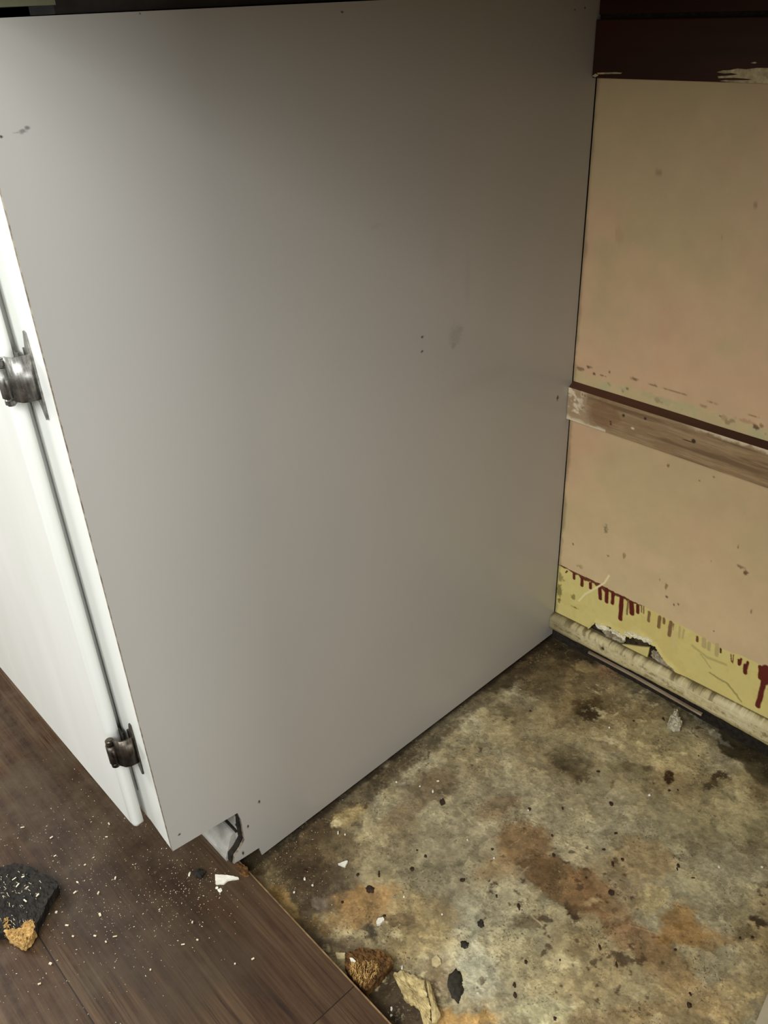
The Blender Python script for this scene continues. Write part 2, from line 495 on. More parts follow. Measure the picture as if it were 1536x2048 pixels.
FLOOR_BLOBS = [(0.1653,0.3263,5.0,4.2,6.6,-6.6,(146,138,112),0.6,0.9),(0.3554,0.4682,8.2,4.5,8.9,-8.9,(144,136,106),0.6,0.9),(0.2478,0.1894,13.2,11.8,10.2,-10.0,(160,
 152,124),0.6,0.8),(0.035,0.5862,9.7,4.4,3.8,-15.2,(72,55,32),0.75,0.8),(0.0973,0.5672,13.1,9.6,17.6,-17.9,(118,104,74),0.5,0.8),(0.0589,0.5158,10.5,19.1,
 39.5,-5.8,(80,64,40),0.5,0.7),(0.0297,0.6351,17.9,6.7,3.3,-32.7,(44,33,18),0.8,0.7),(0.0765,0.6222,54.4,22.6,16.7,-69.8,(150,128,84),0.7,0.5),(0.1034,0.6365,
 45.7,24.2,27.8,-50.3,(140,104,74),0.65,0.6),(0.1264,0.5442,19.7,14.2,19.6,-19.9,(92,76,46),0.6,0.6),(0.1256,0.5568,41.5,22.6,23.2,-40.2,(62,48,25),0.85,
 0.35),(0.1337,0.5488,58.9,23.4,16.4,-59.4,(38,27,12),0.8,0.45),(0.1684,0.4592,27.4,15.1,18.2,-29.8,(88,72,48),0.6,0.6),(0.165,0.4605,46.0,34.0,44.8,-45.1,
 (46,35,21),0.85,0.5),(0.186,0.456,66.1,47.6,67.4,-67.8,(60,48,30),0.7,0.5),(0.2674,0.5268,116.3,107.0,77.2,-40.0,(44,27,10),1,0.25),(0.3104,0.574,75.3,
 40.7,111.2,-111.7,(56,40,22),0.9,0.5),(0.3076,0.5547,53.3,73.4,171.0,-41.4,(60,44,24),0.8,0.6),(0.1849,0.5171,54.0,19.9,40.0,-135.2,(76,60,38),0.75,0.6),
 (0.2214,0.5072,80.3,22.3,25.4,-145.7,(78,64,42),0.7,0.6),(0.2444,0.5197,109.7,51.0,102.8,-169.8,(70,54,34),0.7,0.6),(0.2228,0.4658,276.0,187.4,64.7,-64.9,
 (92,76,48),0.7,0.5),(0.2462,0.6399,8.3,1.5,-0.7,-31.2,(92,84,62),0.55,0.7),(0.1545,0.6402,23.8,6.2,1.5,-55.5,(84,76,54),0.6,0.7),(0.3026,0.6395,32.4,5.5,
 0.9,-32.0,(52,44,27),0.95,0.18),(0.3425,0.6262,29.5,2.3,-4.2,-33.8,(56,48,30),0.9,0.3),(0.2354,0.6461,25.9,4.5,-4.6,-87.9,(64,56,36),0.7,0.5),(0.2541,0.6388,
 35.3,1.2,-71.1,-220.6,(146,138,116),0.55,0.6),(0.2772,0.629,53.8,2.4,-60.9,-224.5,(150,142,120),0.5,0.6),(0.2525,0.5851,26.7,8.1,13.2,-48.1,(164,152,114),
 0.6,0.7),(0.2461,0.5539,38.1,17.2,32.6,-54.7,(166,152,112),0.5,0.7),(0.1672,0.5204,123.3,47.0,62.2,-212.8,(184,168,122),0.8,0.4),(0.1695,0.5006,109.0,26.9,
 7.9,-146.3,(160,146,112),0.7,0.5),(0.1896,0.5157,11.0,7.5,20.6,-20.8,(138,126,92),0.4,0.8),(0.0112,0.2245,1.4,7.7,53.3,0.8,(62,48,30),0.8,0.7),(0.0092,
 0.4065,1.9,6.3,57.3,0.9,(60,48,31),0.75,0.7),(0.0065,0.5584,5.5,12.2,57.7,-1.0,(48,36,20),0.75,0.7),(0.0273,0.1483,7.3,17.8,26.7,-10.2,(70,54,34),0.8,0.7),
 (0.0714,0.1272,16.2,19.6,18.7,-18.5,(74,56,40),0.75,0.6),(0.0402,0.1232,18.1,22.9,21.7,-21.5,(62,48,28),0.7,0.7),(0.0294,0.2087,13.5,45.8,98.4,-15.1,(165,
 142,92),0.7,0.5),(0.0263,0.1922,48.6,108.9,214.8,-80.7,(200,184,140),0.8,0.5),(0.0684,0.3088,10.2,26.3,37.7,-6.2,(84,64,44),0.65,0.7),(0.0721,0.2432,10.2,
 30.6,71.0,-12.1,(112,82,52),0.55,0.7),(0.149,0.3408,19.7,30.6,60.7,-24.0,(126,92,62),0.5,0.7),(0.075,0.2158,8.2,16.8,33.6,-13.1,(136,124,92),0.45,0.8),
 (0.1016,0.2229,29.8,30.9,30.5,-30.4,(104,90,66),0.5,0.7),(0.0615,0.173,22.5,26.0,29.1,-28.9,(92,76,50),0.5,0.7),(0.2016,0.3233,26.4,11.0,11.7,-30.8,(110,
 80,48),0.85,0.6),(0.2006,0.2847,18.1,29.1,49.8,-20.9,(128,100,64),0.6,0.7),(0.2615,0.3145,20.6,3.8,5.2,-43.0,(94,66,36),0.9,0.5),(0.2864,0.3352,38.2,4.5,
 3.2,-70.5,(100,70,40),0.8,0.5),(0.2363,0.3069,43.1,16.9,25.5,-64.7,(86,62,36),0.7,0.6),(0.3275,0.3219,28.9,4.7,11.2,-66.8,(110,80,50),0.7,0.6),(0.3613,
 0.3164,26.2,5.4,13.9,-47.9,(108,80,52),0.85,0.5),(0.3933,0.3112,31.9,3.6,9.1,-50.5,(118,92,58),0.7,0.6),(0.4341,0.3066,25.5,5.6,18.7,-43.2,(130,104,64),
 0.6,0.7),(0.3753,0.3702,15.0,45.9,73.4,-10.5,(140,104,56),0.85,0.5),(0.3905,0.3561,29.3,17.0,49.9,-49.1,(134,98,50),0.85,0.5),(0.4112,0.3671,36.1,19.9,
 59.9,-58.9,(140,108,62),0.7,0.6),(0.3072,0.4012,25.8,16.5,24.8,-24.6,(150,122,80),0.6,0.7),(0.344,0.3609,54.7,34.3,46.4,-45.8,(188,170,122),0.85,0.5),(0.3441,
 0.3804,74.4,45.6,84.0,-83.1,(190,172,124),0.7,0.5),(0.2979,0.3227,96.8,68.1,132.2,-130.6,(176,156,116),0.8,0.5),(0.2909,0.2955,85.7,122.7,76.1,-33.9,(50,
 35,18),0.95,0.35),(0.2682,0.2536,48.3,53.4,93.2,-62.9,(80,66,46),0.8,0.5),(0.2757,0.2652,107.9,83.9,155.5,-153.3,(58,46,30),0.8,0.5),(0.303,0.3347,23.3,
 7.6,11.5,-29.3,(122,90,56),0.5,0.8),(0.3162,0.2253,23.0,17.6,31.7,-31.0,(172,158,116),0.6,0.7),(0.322,0.2423,50.9,26.4,53.5,-76.7,(192,178,136),0.6,0.5),
 (0.3466,0.2418,28.0,20.0,47.5,-46.5,(140,122,86),0.6,0.6),(0.3354,0.1886,23.7,18.4,50.4,-49.2,(166,160,124),0.7,0.6),(0.2747,0.213,30.3,25.1,26.7,-26.2,
 (176,164,122),0.45,0.7),(0.3719,0.2225,35.0,24.5,76.2,-74.3,(96,78,52),0.6,0.6),(0.3599,0.2869,83.0,11.7,36.7,-191.4,(62,48,34),0.85,0.5),(0.4051,0.2565,
 20.4,12.9,58.7,-57.3,(138,112,72),0.6,0.7),(0.2365,0.2589,23.8,19.8,34.9,-34.5,(164,154,122),0.6,0.7),(0.235,0.192,47.7,43.0,16.2,-15.9,(168,164,140),0.5,
 0.7),(0.2688,0.1734,37.6,33.1,27.9,-27.4,(176,172,146),0.6,0.6),(0.1831,0.2049,22.2,21.1,23.7,-23.4,(132,124,100),0.5,0.7),(0.3915,0.4678,24.5,12.7,18.7,
 -18.5,(142,136,114),0.6,0.7),(0.3578,0.5092,23.2,12.2,25.5,-25.4,(126,118,88),0.5,0.7),(0.3928,0.5058,56.6,28.2,67.0,-66.6,(86,70,48),0.5,0.6),(0.4035,
 0.4447,80.9,7.8,8.9,-91.2,(164,154,120),0.6,0.5),(0.4095,0.4552,150.7,13.8,14.7,-160.8,(188,176,136),0.7,0.4),(0.4385,0.4238,113.5,37.9,116.1,-173.7,(48,
 38,24),0.95,0.4),(0.4321,0.3999,61.5,31.5,108.2,-106.5,(92,80,54),0.6,0.6),(0.1296,0.1466,16.5,27.1,39.3,-24.0,(158,120,70),0.9,0.45),(0.132,0.1706,41.2,
 43.9,57.7,-57.0,(150,118,74),0.6,0.6),(0.1273,0.1232,30.5,34.9,55.4,-54.6,(140,108,66),0.6,0.6),(0.0536,0.0845,2.3,114.8,61.2,4.4,(158,124,68),0.9,0.35),
 (0.0807,0.0844,21.2,102.7,66.9,-12.5,(140,114,66),0.85,0.4),(0.1116,0.0908,63.4,24.7,40.4,-148.7,(150,116,64),0.8,0.4),(0.1207,0.1041,86.0,101.9,68.7,-67.7,
 (120,94,56),0.7,0.5),(0.0856,0.0979,47.7,59.5,49.5,-48.9,(66,52,38),0.8,0.5),(0.0906,0.1114,57.8,70.3,84.0,-83.0,(130,116,98),0.6,0.5),(0.0344,0.099,4.1,
 68.7,25.6,1.1,(58,46,28),0.6,0.7),(0.1244,0.0837,29.1,5.2,7.9,-73.3,(70,56,36),0.7,0.6),(0.1803,0.1768,18.9,18.8,27.8,-27.4,(148,126,84),0.7,0.6),(0.204,
 0.1605,19.5,19.2,38.0,-37.4,(158,138,94),0.7,0.6),(0.1673,0.1595,49.8,51.5,87.7,-86.5,(92,72,48),0.7,0.6),(0.1561,0.1262,56.3,104.4,59.6,-32.3,(46,36,24),
 0.9,0.5),(0.1529,0.1008,42.0,48.0,50.0,-49.2,(64,50,34),0.7,0.6),(0.2235,0.0984,6.3,40.2,33.1,-5.4,(58,46,28),0.95,0.3),(0.251,0.0989,37.7,17.4,30.7,-62.8,
 (52,40,26),0.9,0.3),(0.2336,0.1375,69.8,32.2,24.2,-51.7,(110,90,60),0.6,0.6),(0.2562,0.1249,149.4,204.9,42.5,-29.2,(48,38,24),0.7,0.5),(0.2477,0.1446,66.1,
 62.5,35.2,-34.5,(104,84,60),0.6,0.6),(0.2879,0.13,18.0,23.4,98.6,-68.1,(176,136,76),0.9,0.4),(0.2713,0.1196,75.3,71.2,108.0,-105.4,(150,114,62),0.8,0.5),
 (0.454,0.3373,38.8,20.3,48.8,-47.8,(162,140,96),0.5,0.7),(0.4652,0.3453,140.7,71.2,163.7,-160.1,(196,174,122),0.8,0.4),(0.4704,0.3301,110.8,56.4,151.9,
 -148.3,(190,168,118),0.7,0.5)]
FLOOR_SCRATCHES = [([(0.1036,0.3328),(0.0942,0.3856)],0.001,(160,146,112),0.6),([(0.1125,0.3095),(0.1423,0.3033)],0.00182,(176,156,112),0.7),([(0.2248,0.2731),(0.2244,0.3041)],
 0.00136,(168,150,110),0.5),([(0.3628,0.3519),(0.3412,0.348),(0.3246,0.3124)],0.00091,(170,150,112),0.5),([(0.328,0.3166),(0.367,0.3354)],0.00114,(166,146,
 106),0.6),([(0.3543,0.4321),(0.3728,0.481),(0.4004,0.5153)],0.001,(88,74,48),0.8),([(0.4046,0.5066),(0.3796,0.4907)],0.00091,(92,78,52),0.7),([(0.2635,
 0.2611),(0.2799,0.2598)],0.00136,(190,172,130),0.7),([(0.1449,0.1327),(0.1431,0.1602)],0.00182,(176,150,104),0.6),([(0.1765,0.173),(0.1979,0.1742),(0.2003,
 0.1808)],0.00136,(168,148,108),0.6),([(0.1842,0.1975),(0.1986,0.1872),(0.2142,0.1709)],0.00091,(98,80,52),0.7),([(0.1899,0.2973),(0.1953,0.3266)],0.00091,
 (170,152,114),0.5),([(0.1197,0.6435),(0.1908,0.6451)],0.00114,(128,118,92),0.5),([(0.3507,0.3915),(0.4015,0.3847),(0.4223,0.3669)],0.00114,(150,124,82),
 0.4),([(0.28,0.3925),(0.3318,0.3724)],0.00136,(160,140,100),0.5),([(0.4096,0.3501),(0.4582,0.3592)],0.00136,(156,132,88),0.4),([(0.2073,0.682),(0.3356,
 0.6483)],0.00114,(120,112,88),0.3),([(-0.0279,0.1431),(-0.0283,0.1851),(-0.0241,0.2056)],0.00136,(120,102,70),0.5),([(0.0178,0.3039),(0.0199,0.3381)],0.00136,
 (140,124,88),0.5)]


def floor_z(x, y):
    return -0.0035 - 0.006 * (1 - sstep(0.08, 0.40, np.asarray(y, float)))


def build_bay_floor():
    st = 0.00095
    xs = np.concatenate([np.arange(-0.03, 0.52, st), np.arange(0.52, 0.78, 0.004)])
    ys = np.arange(YL - 0.004, D + 0.03, st)
    X, Y = np.meshgrid(xs, ys, indexing='ij')
    wx = fbm(X * 60, Y * 60, 1, 6, 0.72) * 0.028
    wy = fbm(X * 60, Y * 60, 40, 6, 0.72) * 0.028
    big = fbm(X * 11, Y * 11, 3, 6, 0.62)
    mid = fbm(X * 34 + wx * 60, Y * 34 + wy * 60, 9, 6, 0.65)
    fine = fbm(X * 140, Y * 140, 15, 5, 0.7)
    C = np.zeros(X.shape + (3,)) + np.array(lin((140, 127, 94)))
    C = mixc(C, (150, 142, 116), sstep(0.0, 0.16, big) * 0.7)
    C = mixc(C, (112, 92, 60), sstep(0.02, 0.17, -big) * 0.55)
    fl = fbm(X * 90, Y * 90, 71, 5, 0.65)
    for (bx, by, a, b, c, d, col, s, so) in FLOOR_BLOBS:  # stains; dark blobs along panel and baseboard also hold painted shade
        dx, dy = X - bx + wx * (0.8 if so > 0.3 else 0.35), Y - by + wy * (0.8 if so > 0.3 else 0.35)
        r = np.hypot(a * dx + b * dy, c * dx + d * dy)
        so = so * 0.72
        col = tuple(c_ * 0.8 + g_ * 0.2 for c_, g_ in zip(col, (136, 122, 92))) if col[0] - col[2] > 42 else col
        m = 1 - sstep(1 - so * 0.75, 1 + so * 0.75, r + mid * 1.3 * so + fl * 1.5 * min(so, 0.5))
        C = mixc(C, col, m * s)
    # mottling: lifted pale scale, dark pits and veins
    for sc_, th, amp, sd_ in ((16, 0.03, 0.16, 81), (30, -0.02, -0.14, 84), (52, 0.05, 0.20, 87), (85, 0.07, -0.22, 90)):
        q = fbm(X * sc_ + wx * 40, Y * sc_ + wy * 40, sd_, 6, 0.62)
        C = C * (1 + (sstep(th - 0.012, th + 0.012, q) * amp - (np.abs(q - th) < 0.010) * 0.10)[..., None])
    C = C * (1 + (mid * 0.85 + fine * 0.9)[..., None])
    pale = sstep(0.10, 0.24, fbm(X * 75, Y * 75, 22, 6, 0.7)) * sstep(-0.05, 0.12, fbm(X * 9, Y * 9, 27, 3))
    C = mixc(C, (190, 176, 136), pale * 0.6)
    pit = sstep(0.17, 0.25, fbm(X * 120, Y * 120, 33, 4, 0.6)) * sstep(-0.05, 0.1, fbm(X * 10, Y * 10, 37, 3))
    C = mixc(C, (62, 46, 28), pit * 0.8)
    vein = 1 - np.abs(fbm(X * 26 + wx * 50, Y * 26 + wy * 50, 51, 5, 0.6)) * 2
    vm = sstep(0.965, 0.995, vein) * sstep(-0.02, 0.10, fbm(X * 8, Y * 8, 57, 3))
    C = mixc(C, (96, 80, 52), vm * 0.5)
    vein2 = 1 - np.abs(fbm(X * 40, Y * 40, 61, 5, 0.6)) * 2
    C = mixc(C, (186, 170, 128), sstep(0.97, 0.995, vein2) * sstep(0.02, 0.14, fbm(X * 9, Y * 9, 67, 3)) * 0.22)
    for pts, w, col, s in FLOOR_SCRATCHES:
        d = seg_dist(X + wx * 0.10, Y + wy * 0.10, pts)
        C = mixc(C, col, (1 - sstep(w * 0.2, w * 0.9, d + np.abs(fl) * 0.002)) * s * np.clip(0.55 + mid * 5, 0.0, 0.8))
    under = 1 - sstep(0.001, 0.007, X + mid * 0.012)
    C = mixc(C, (34, 26, 16), under * 0.85)  # grime and gap shade under the panel put into the floor colour
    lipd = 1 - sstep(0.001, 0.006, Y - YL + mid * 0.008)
    C = mixc(C, (44, 33, 20), lipd * 0.8)  # shadow beside the laminate edge put into the floor colour
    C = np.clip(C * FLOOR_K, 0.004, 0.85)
    lum = C.mean(-1)
    Z = floor_z(X, Y) + mid * 0.0012 + fine * 0.0008 + (lum - lum.mean()) * 0.003
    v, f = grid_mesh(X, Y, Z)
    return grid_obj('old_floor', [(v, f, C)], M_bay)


FLOOR_K = 1.42
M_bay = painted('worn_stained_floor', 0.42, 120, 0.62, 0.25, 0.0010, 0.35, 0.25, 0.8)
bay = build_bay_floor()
tag(bay, 'stained and worn old floor with brown and grey patches in the bare bay', 'floor', kind='structure')

# ------------------------------------------------------------------ back wall
RAG = [(-0.0013,0.0349),(0.0356,0.0383),(0.0611,0.047),(0.0698,0.0628),(0.0805,0.0651),(0.0909,0.0691),(0.1008,0.0684),(0.1132,0.0674),(0.1276,0.0676),(0.1337,
 0.0755),(0.1408,0.0813),(0.149,0.0782),(0.1556,0.075),(0.1647,0.0751),(0.1702,0.0687),(0.179,0.06),(0.1925,0.055),(0.2015,0.05),(0.2143,0.043),(0.2489,
 0.0425),(0.2834,0.0429),(0.3268,0.0435),(0.3674,0.0412)]
DRIPS = [(0.0159,0.1266,0.0136,0.1229,0.00101,(88,26,16)),(0.0274,0.127,0.0281,0.1196,0.00202,(88,26,16)),(0.0416,0.125,0.042,0.1148,0.00278,(88,26,16)),(0.0554,
 0.1241,0.0561,0.1173,0.00252,(88,26,16)),(0.0704,0.1291,0.0736,0.1082,0.00303,(88,26,16)),(0.082,0.1274,0.0841,0.108,0.00303,(88,26,16)),(0.092,0.1274,
 0.0934,0.1098,0.00252,(88,26,16)),(0.1062,0.1259,0.1082,0.0912,0.00328,(88,26,16)),(0.1164,0.1262,0.1173,0.1039,0.00126,(120,92,60)),(0.1217,0.1252,0.1243,
 0.1095,0.00379,(88,26,16)),(0.1315,0.1254,0.1326,0.1154,0.00252,(88,26,16)),(0.1368,0.1282,0.1381,0.1189,0.00088,(120,92,60)),(0.1406,0.129,0.1418,0.1184,
 0.00088,(120,92,60)),(0.1491,0.1243,0.1501,0.1103,0.00202,(120,92,60)),(0.165,0.1248,0.1653,0.1087,0.00252,(120,92,60)),(0.171,0.1256,0.172,0.1187,0.00177,
 (120,92,60)),(0.1811,0.125,0.1814,0.1038,0.00252,(120,92,60)),(0.1848,0.1246,0.1862,0.1155,0.00076,(120,92,60)),(0.1873,0.1223,0.1902,0.0889,0.00177,(196,
 178,124)),(0.194,0.1248,0.1953,0.1082,0.00126,(176,158,108)),(0.2,0.1232,0.2,0.1096,0.00126,(176,158,108)),(0.2192,0.1224,0.2202,0.1161,0.00164,(104,62,
 40)),(0.2281,0.1233,0.2297,0.1133,0.00303,(176,158,108)),(0.2355,0.1216,0.2361,0.1122,0.00227,(176,158,108)),(0.251,0.1217,0.2519,0.1162,0.00114,(64,24,
 14)),(0.246,0.1253,0.2477,0.1093,0.00252,(176,158,108)),(0.265,0.1208,0.2677,0.1104,0.00063,(110,70,44)),(0.2685,0.1218,0.2692,0.1096,0.00063,(110,70,44)),
 (0.2761,0.1179,0.2772,0.1118,0.00177,(88,26,16)),(0.2781,0.1215,0.2781,0.1131,0.00126,(88,26,16)),(0.2848,0.1148,0.2864,0.1041,0.00278,(88,26,16)),(0.2868,
 0.1213,0.2868,0.1112,0.00177,(88,26,16)),(0.3025,0.1233,0.3053,0.1071,0.00252,(88,26,16)),(0.3092,0.1251,0.3116,0.1051,0.00505,(88,26,16)),(0.3104,0.1163,
 0.3105,0.0645,0.00328,(88,26,16))]
BAND = [(-0.0001,0.1311,0.0015),(0.018,0.1315,0.0035),(0.0435,0.131,0.0061),(0.0683,0.1301,0.0076),(0.0854,0.1291,0.0066),(0.1069,0.128,0.0056),(0.1255,0.1277,
 0.0035),(0.139,0.1293,0.001)]
PLINE = [(-0.0001,0.1311),(0.0683,0.1306),(0.1252,0.1296),(0.1918,0.1284),(0.2524,0.123),(0.3101,0.128)]
STRAND = [(0.0829,0.1516),(0.0774,0.1364),(0.0644,0.121),(0.0488,0.1026),(0.0396,0.086)]
WSPOTS = [(0.1967,0.6486,0.00337,0.00217,(110,84,56),0.9),(0.1658,0.616,0.00156,0.00093,(90,66,40),0.9),(0.1448,0.3437,0.00189,0.0017,(110,76,40),0.9),(0.2032,0.3497,
 0.00119,0.00107,(110,80,50),0.8),(0.0698,0.2225,0.00361,0.00715,(110,96,66),0.8),(0.046,0.5989,0.0063,0.0102,(160,130,98),0.4),(0.0864,0.6697,0.00459,0.00258,
 (120,96,68),0.5),(0.1862,0.3387,0.00119,0.00107,(110,80,50),0.8),(0.0363,0.1441,0.00544,0.0035,(140,122,80),0.7),(0.0783,0.1814,0.00217,0.0013,(110,84,
 50),0.9),(0.0215,0.1752,0.00156,0.0014,(70,54,36),0.9),(0.1019,0.1932,0.00211,0.0038,(120,104,70),0.7),(0.1565,0.1812,0.00133,0.0012,(70,46,26),1),(0.1667,
 0.1752,0.002,0.006,(120,92,60),0.8),(0.1696,0.1607,0.002,0.0018,(90,64,40),0.9),(0.1807,0.1536,0.00194,0.00175,(96,70,44),0.9),(0.1865,0.1575,0.0013,0.00117,
 (100,76,48),0.9),(0.2554,0.2483,0.00517,0.00207,(120,86,56),0.8),(0.2608,0.2423,0.00344,0.0031,(92,64,40),0.9),(0.2773,0.1942,0.00115,0.00258,(120,90,60),
 0.8),(0.2381,0.1424,0.00122,0.0011,(92,66,40),0.9),(0.2183,0.2393,0.00119,0.00107,(110,80,50),0.8),(0.2465,0.2732,0.00115,0.0031,(120,90,60),0.8),(0.0294,
 0.0881,0.00398,0.00502,(120,104,50),0.8),(0.0047,0.0862,0.005,0.012,(100,90,44),0.8),(0.0064,0.1095,0.00489,0.0088,(120,108,60),0.7),(0.0061,0.0687,0.00333,
 0.0045,(80,70,34),0.8),(0.0344,0.0709,0.00652,0.00147,(96,84,40),0.8),(0.022,0.4374,0.0048,0.00111,(92,72,46),0.9),(0.0105,0.4325,0.00633,0.00253,(110,
 88,60),0.8),(0.0301,0.4304,0.00206,0.00123,(92,66,36),0.9),(0.0423,0.4317,0.0048,0.00123,(100,76,48),0.9),(0.0516,0.4387,0.00133,0.0012,(96,72,46),0.9),
 (0.0858,0.4388,0.00756,0.0017,(104,80,52),0.9),(0.1127,0.438,0.00881,0.00142,(112,88,56),0.9),(0.1387,0.4378,0.01833,0.00088,(112,88,56),0.8),(0.1882,0.4374,
 0.01222,0.0008,(120,92,60),0.8),(0.2348,0.4359,0.01396,0.00077,(120,92,60),0.8),(0.0779,0.4245,0.00194,0.00175,(120,84,50),0.8),(0.1981,0.4252,0.00139,
 0.0015,(92,66,40),0.9),(0.225,0.4281,0.00967,0.00242,(150,116,84),0.6),(0.2392,0.4248,0.00363,0.00233,(82,60,38),0.9),(0.2447,0.4284,0.00311,0.00187,(110,
 84,56),0.8),(0.1766,0.4309,0.00402,0.00155,(130,106,76),0.7),(0.2023,0.4247,0.00444,0.003,(150,118,86),0.6),(0.1279,0.4234,0.01344,0.00495,(150,146,106),
 0.6),(0.1506,0.4226,0.01778,0.0064,(160,154,112),0.5),(0.108,0.424,0.01007,0.00453,(160,150,110),0.5)]
WALL_K = 1.25
YW = D - 0.004


def wall_colours(X, Z):
    big = fbm(X * 7, Z * 7, 101, 4)
    mid = fbm(X * 40, Z * 40, 105, 5, 0.6)
    C = np.zeros(X.shape + (3,)) + np.array(lin((182, 152, 118)))
    C = mixc(C, (172, 152, 114), sstep(-0.02, 0.16, big) * 0.8)
    C = mixc(C, (184, 148, 116), sstep(0.0, 0.16, -big) * 0.7)
    low = 1 - sstep(0.12, 0.36, Z)  # lower wall lighter: light bounced off the floor, put into the colour
    C = mixc(C, (198, 176, 136), low * 0.75)
    # strip above the batten where older paint shows
    bandm = sstep(0.400, 0.404, Z) * (1 - sstep(0.4255, 0.4285, Z + mid * 0.012))
    C = mixc(C, (176, 158, 116), bandm * 0.8)
    C = mixc(C, (158, 156, 116), bandm * sstep(0.05, 0.2, fbm(X * 60, Z * 60, 111, 4)) * 0.6)
    pk = bandm * sstep(0.16, 0.24, fbm(X * 90, Z * 90, 117, 4))
    C = mixc(C, (120, 90, 62), pk * 0.6)
    # yellow paint below the line
    lx = [p[0] for p in PLINE]
    lz = [p[1] for p in PLINE]
    zl_ = np.interp(X, lx, lz) + fbm(X * 60, Z * 0, 121, 3) * 0.004
    yel = 1 - sstep(-0.0006, 0.0006, Z - zl_)
    C = mixc(C, (203, 188, 120), yel)
    C = mixc(C, (190, 172, 104), yel * sstep(0.0, 0.2, mid) * 0.6)
    C = mixc(C, (200, 176, 124), yel * sstep(0.25, 0.42, X) * sstep(-0.1, 0.2, big) * 0.4)
    # dark red band and runs
    bx = [b[0] for b in BAND]
    t = np.interp(X, bx, [b[2] for b in BAND], left=0, right=0)
    db = zl_ - Z
    rag = t * (0.75 + 1.5 * fbm(X * 220, X * 0, 131, 3))
    bm_ = (db > 0) * (1 - sstep(rag - 0.0006, rag + 0.0006, db)) * (t > 0)
    C = mixc(C, (84, 24, 15), bm_ * 0.95)
    for (ax, az, cx, cz, w, col) in DRIPS:
        d = seg_dist(X + fbm(X * 150, Z * 150, 137, 2) * 0.0012, Z, [(ax, az), (cx, cz)])
        C = mixc(C, col, 1 - sstep(w * 0.85, w * 1.1 + 0.0004, d))
    d = seg_dist(X, Z, STRAND)
    C = mixc(C, (226, 208, 160), (1 - sstep(0.0009, 0.0018, d)) * 0.95)
    for pts, w, s in (([(0.318, 0.097), (0.335, 0.092), (0.356, 0.083)], 0.0013, .5), ([(0.215, 0.106), (0.235, 0.098), (0.262, 0.102)], 0.0022, .4),
                      ([(0.243, 0.077), (0.268, 0.075), (0.290, 0.058)], 0.0016, .7), ([(0.226, 0.098), (0.243, 0.085)], 0.0010, .5)):
        d = seg_dist(X + mid * 0.006, Z + mid * 0.004, pts)
        C = mixc(C, (120, 108, 66), (1 - sstep(w * 0.3, w * 1.3, d)) * s)
    for (sx_, sz_, rx, rz, col, s) in WSPOTS:
        r = np.hypot((X - sx_) / rx, (Z - sz_) / rz) + fbm(X * 300, Z * 300, 141, 3) * 1.6
        C = mixc(C, col, (1 - sstep(0.6, 1.2, r)) * s)
    # darker in the corner beside the cabinet
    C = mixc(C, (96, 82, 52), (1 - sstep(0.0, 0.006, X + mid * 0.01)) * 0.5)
    C = C * (1 + mid * 0.16)[..., None]
    return np.clip(C * WALL_K, 0.003, 0.9)


M_wall = painted('old_wall_paint', 0.06, 60, 0.5, 0.10, 0.0008, 0.4)
xs = np.concatenate([np.arange(0.0004, 0.46, 0.0009), np.arange(0.46, 1.0, 0.012)])
zs = np.concatenate([np.arange(0.020, 0.150, 0.0007), np.arange(0.150, 0.46, 0.0016), np.arange(0.46, 0.902, 0.005)])
X, Z = np.meshgrid(xs, zs, indexing='ij')
e = np.interp(X, [p[0] for p in RAG], [p[1] for p in RAG]) + fbm(X * 130, Z * 130, 151, 4, 0.7) * 0.004
YY = np.full(X.shape, YW) + fbm(X * 9, Z * 9, 155, 3) * 0.0012
# the skin curls out a little over the broken edge
YY = YY - np.clip(1 - (Z - e) / 0.010, 0, 1) ** 2 * 0.0022 * (X > 0.06) * (X < 0.22)
v, f = grid_mesh(X, YY, Z, Z > e)
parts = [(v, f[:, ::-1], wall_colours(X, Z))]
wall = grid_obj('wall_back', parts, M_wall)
so_ = wall.modifiers.new('thickness', 'SOLIDIFY')
so_.thickness = 0.0022
so_.offset = -1
tag(wall, 'old back wall painted beige above and yellow below with dark red paint runs', 'wall', kind='structure')

M_plaster = simple('broken_grey_plaster', (120, 108, 86), (188, 176, 150), 130, 0.95, 0.2, bump=0.8, bdist=0.003)
M_lathe = simple('dark_wall_cavity', (40, 33, 22), (92, 80, 58), 90, 0.95, 0.2, bump=0.8, bdist=0.003)
box('plaster_backing', (-0.02, D, -0.02), (1.0, D + 0.05, 0.902), M_lathe, wall)
M_plainwall = simple('plain_beige_wall', (180, 158, 124), (188, 166, 132), 6, 0.6, bump=0.05)
box('plain_wall', (-1.6, D + 0.001, -0.02), (-0.02, D + 0.05, 0.902), M_plainwall, wall)
box('plain_wall', (-1.6, D + 0.001, 0.902), (1.4, D + 0.05, 1.7), M_plainwall, wall)


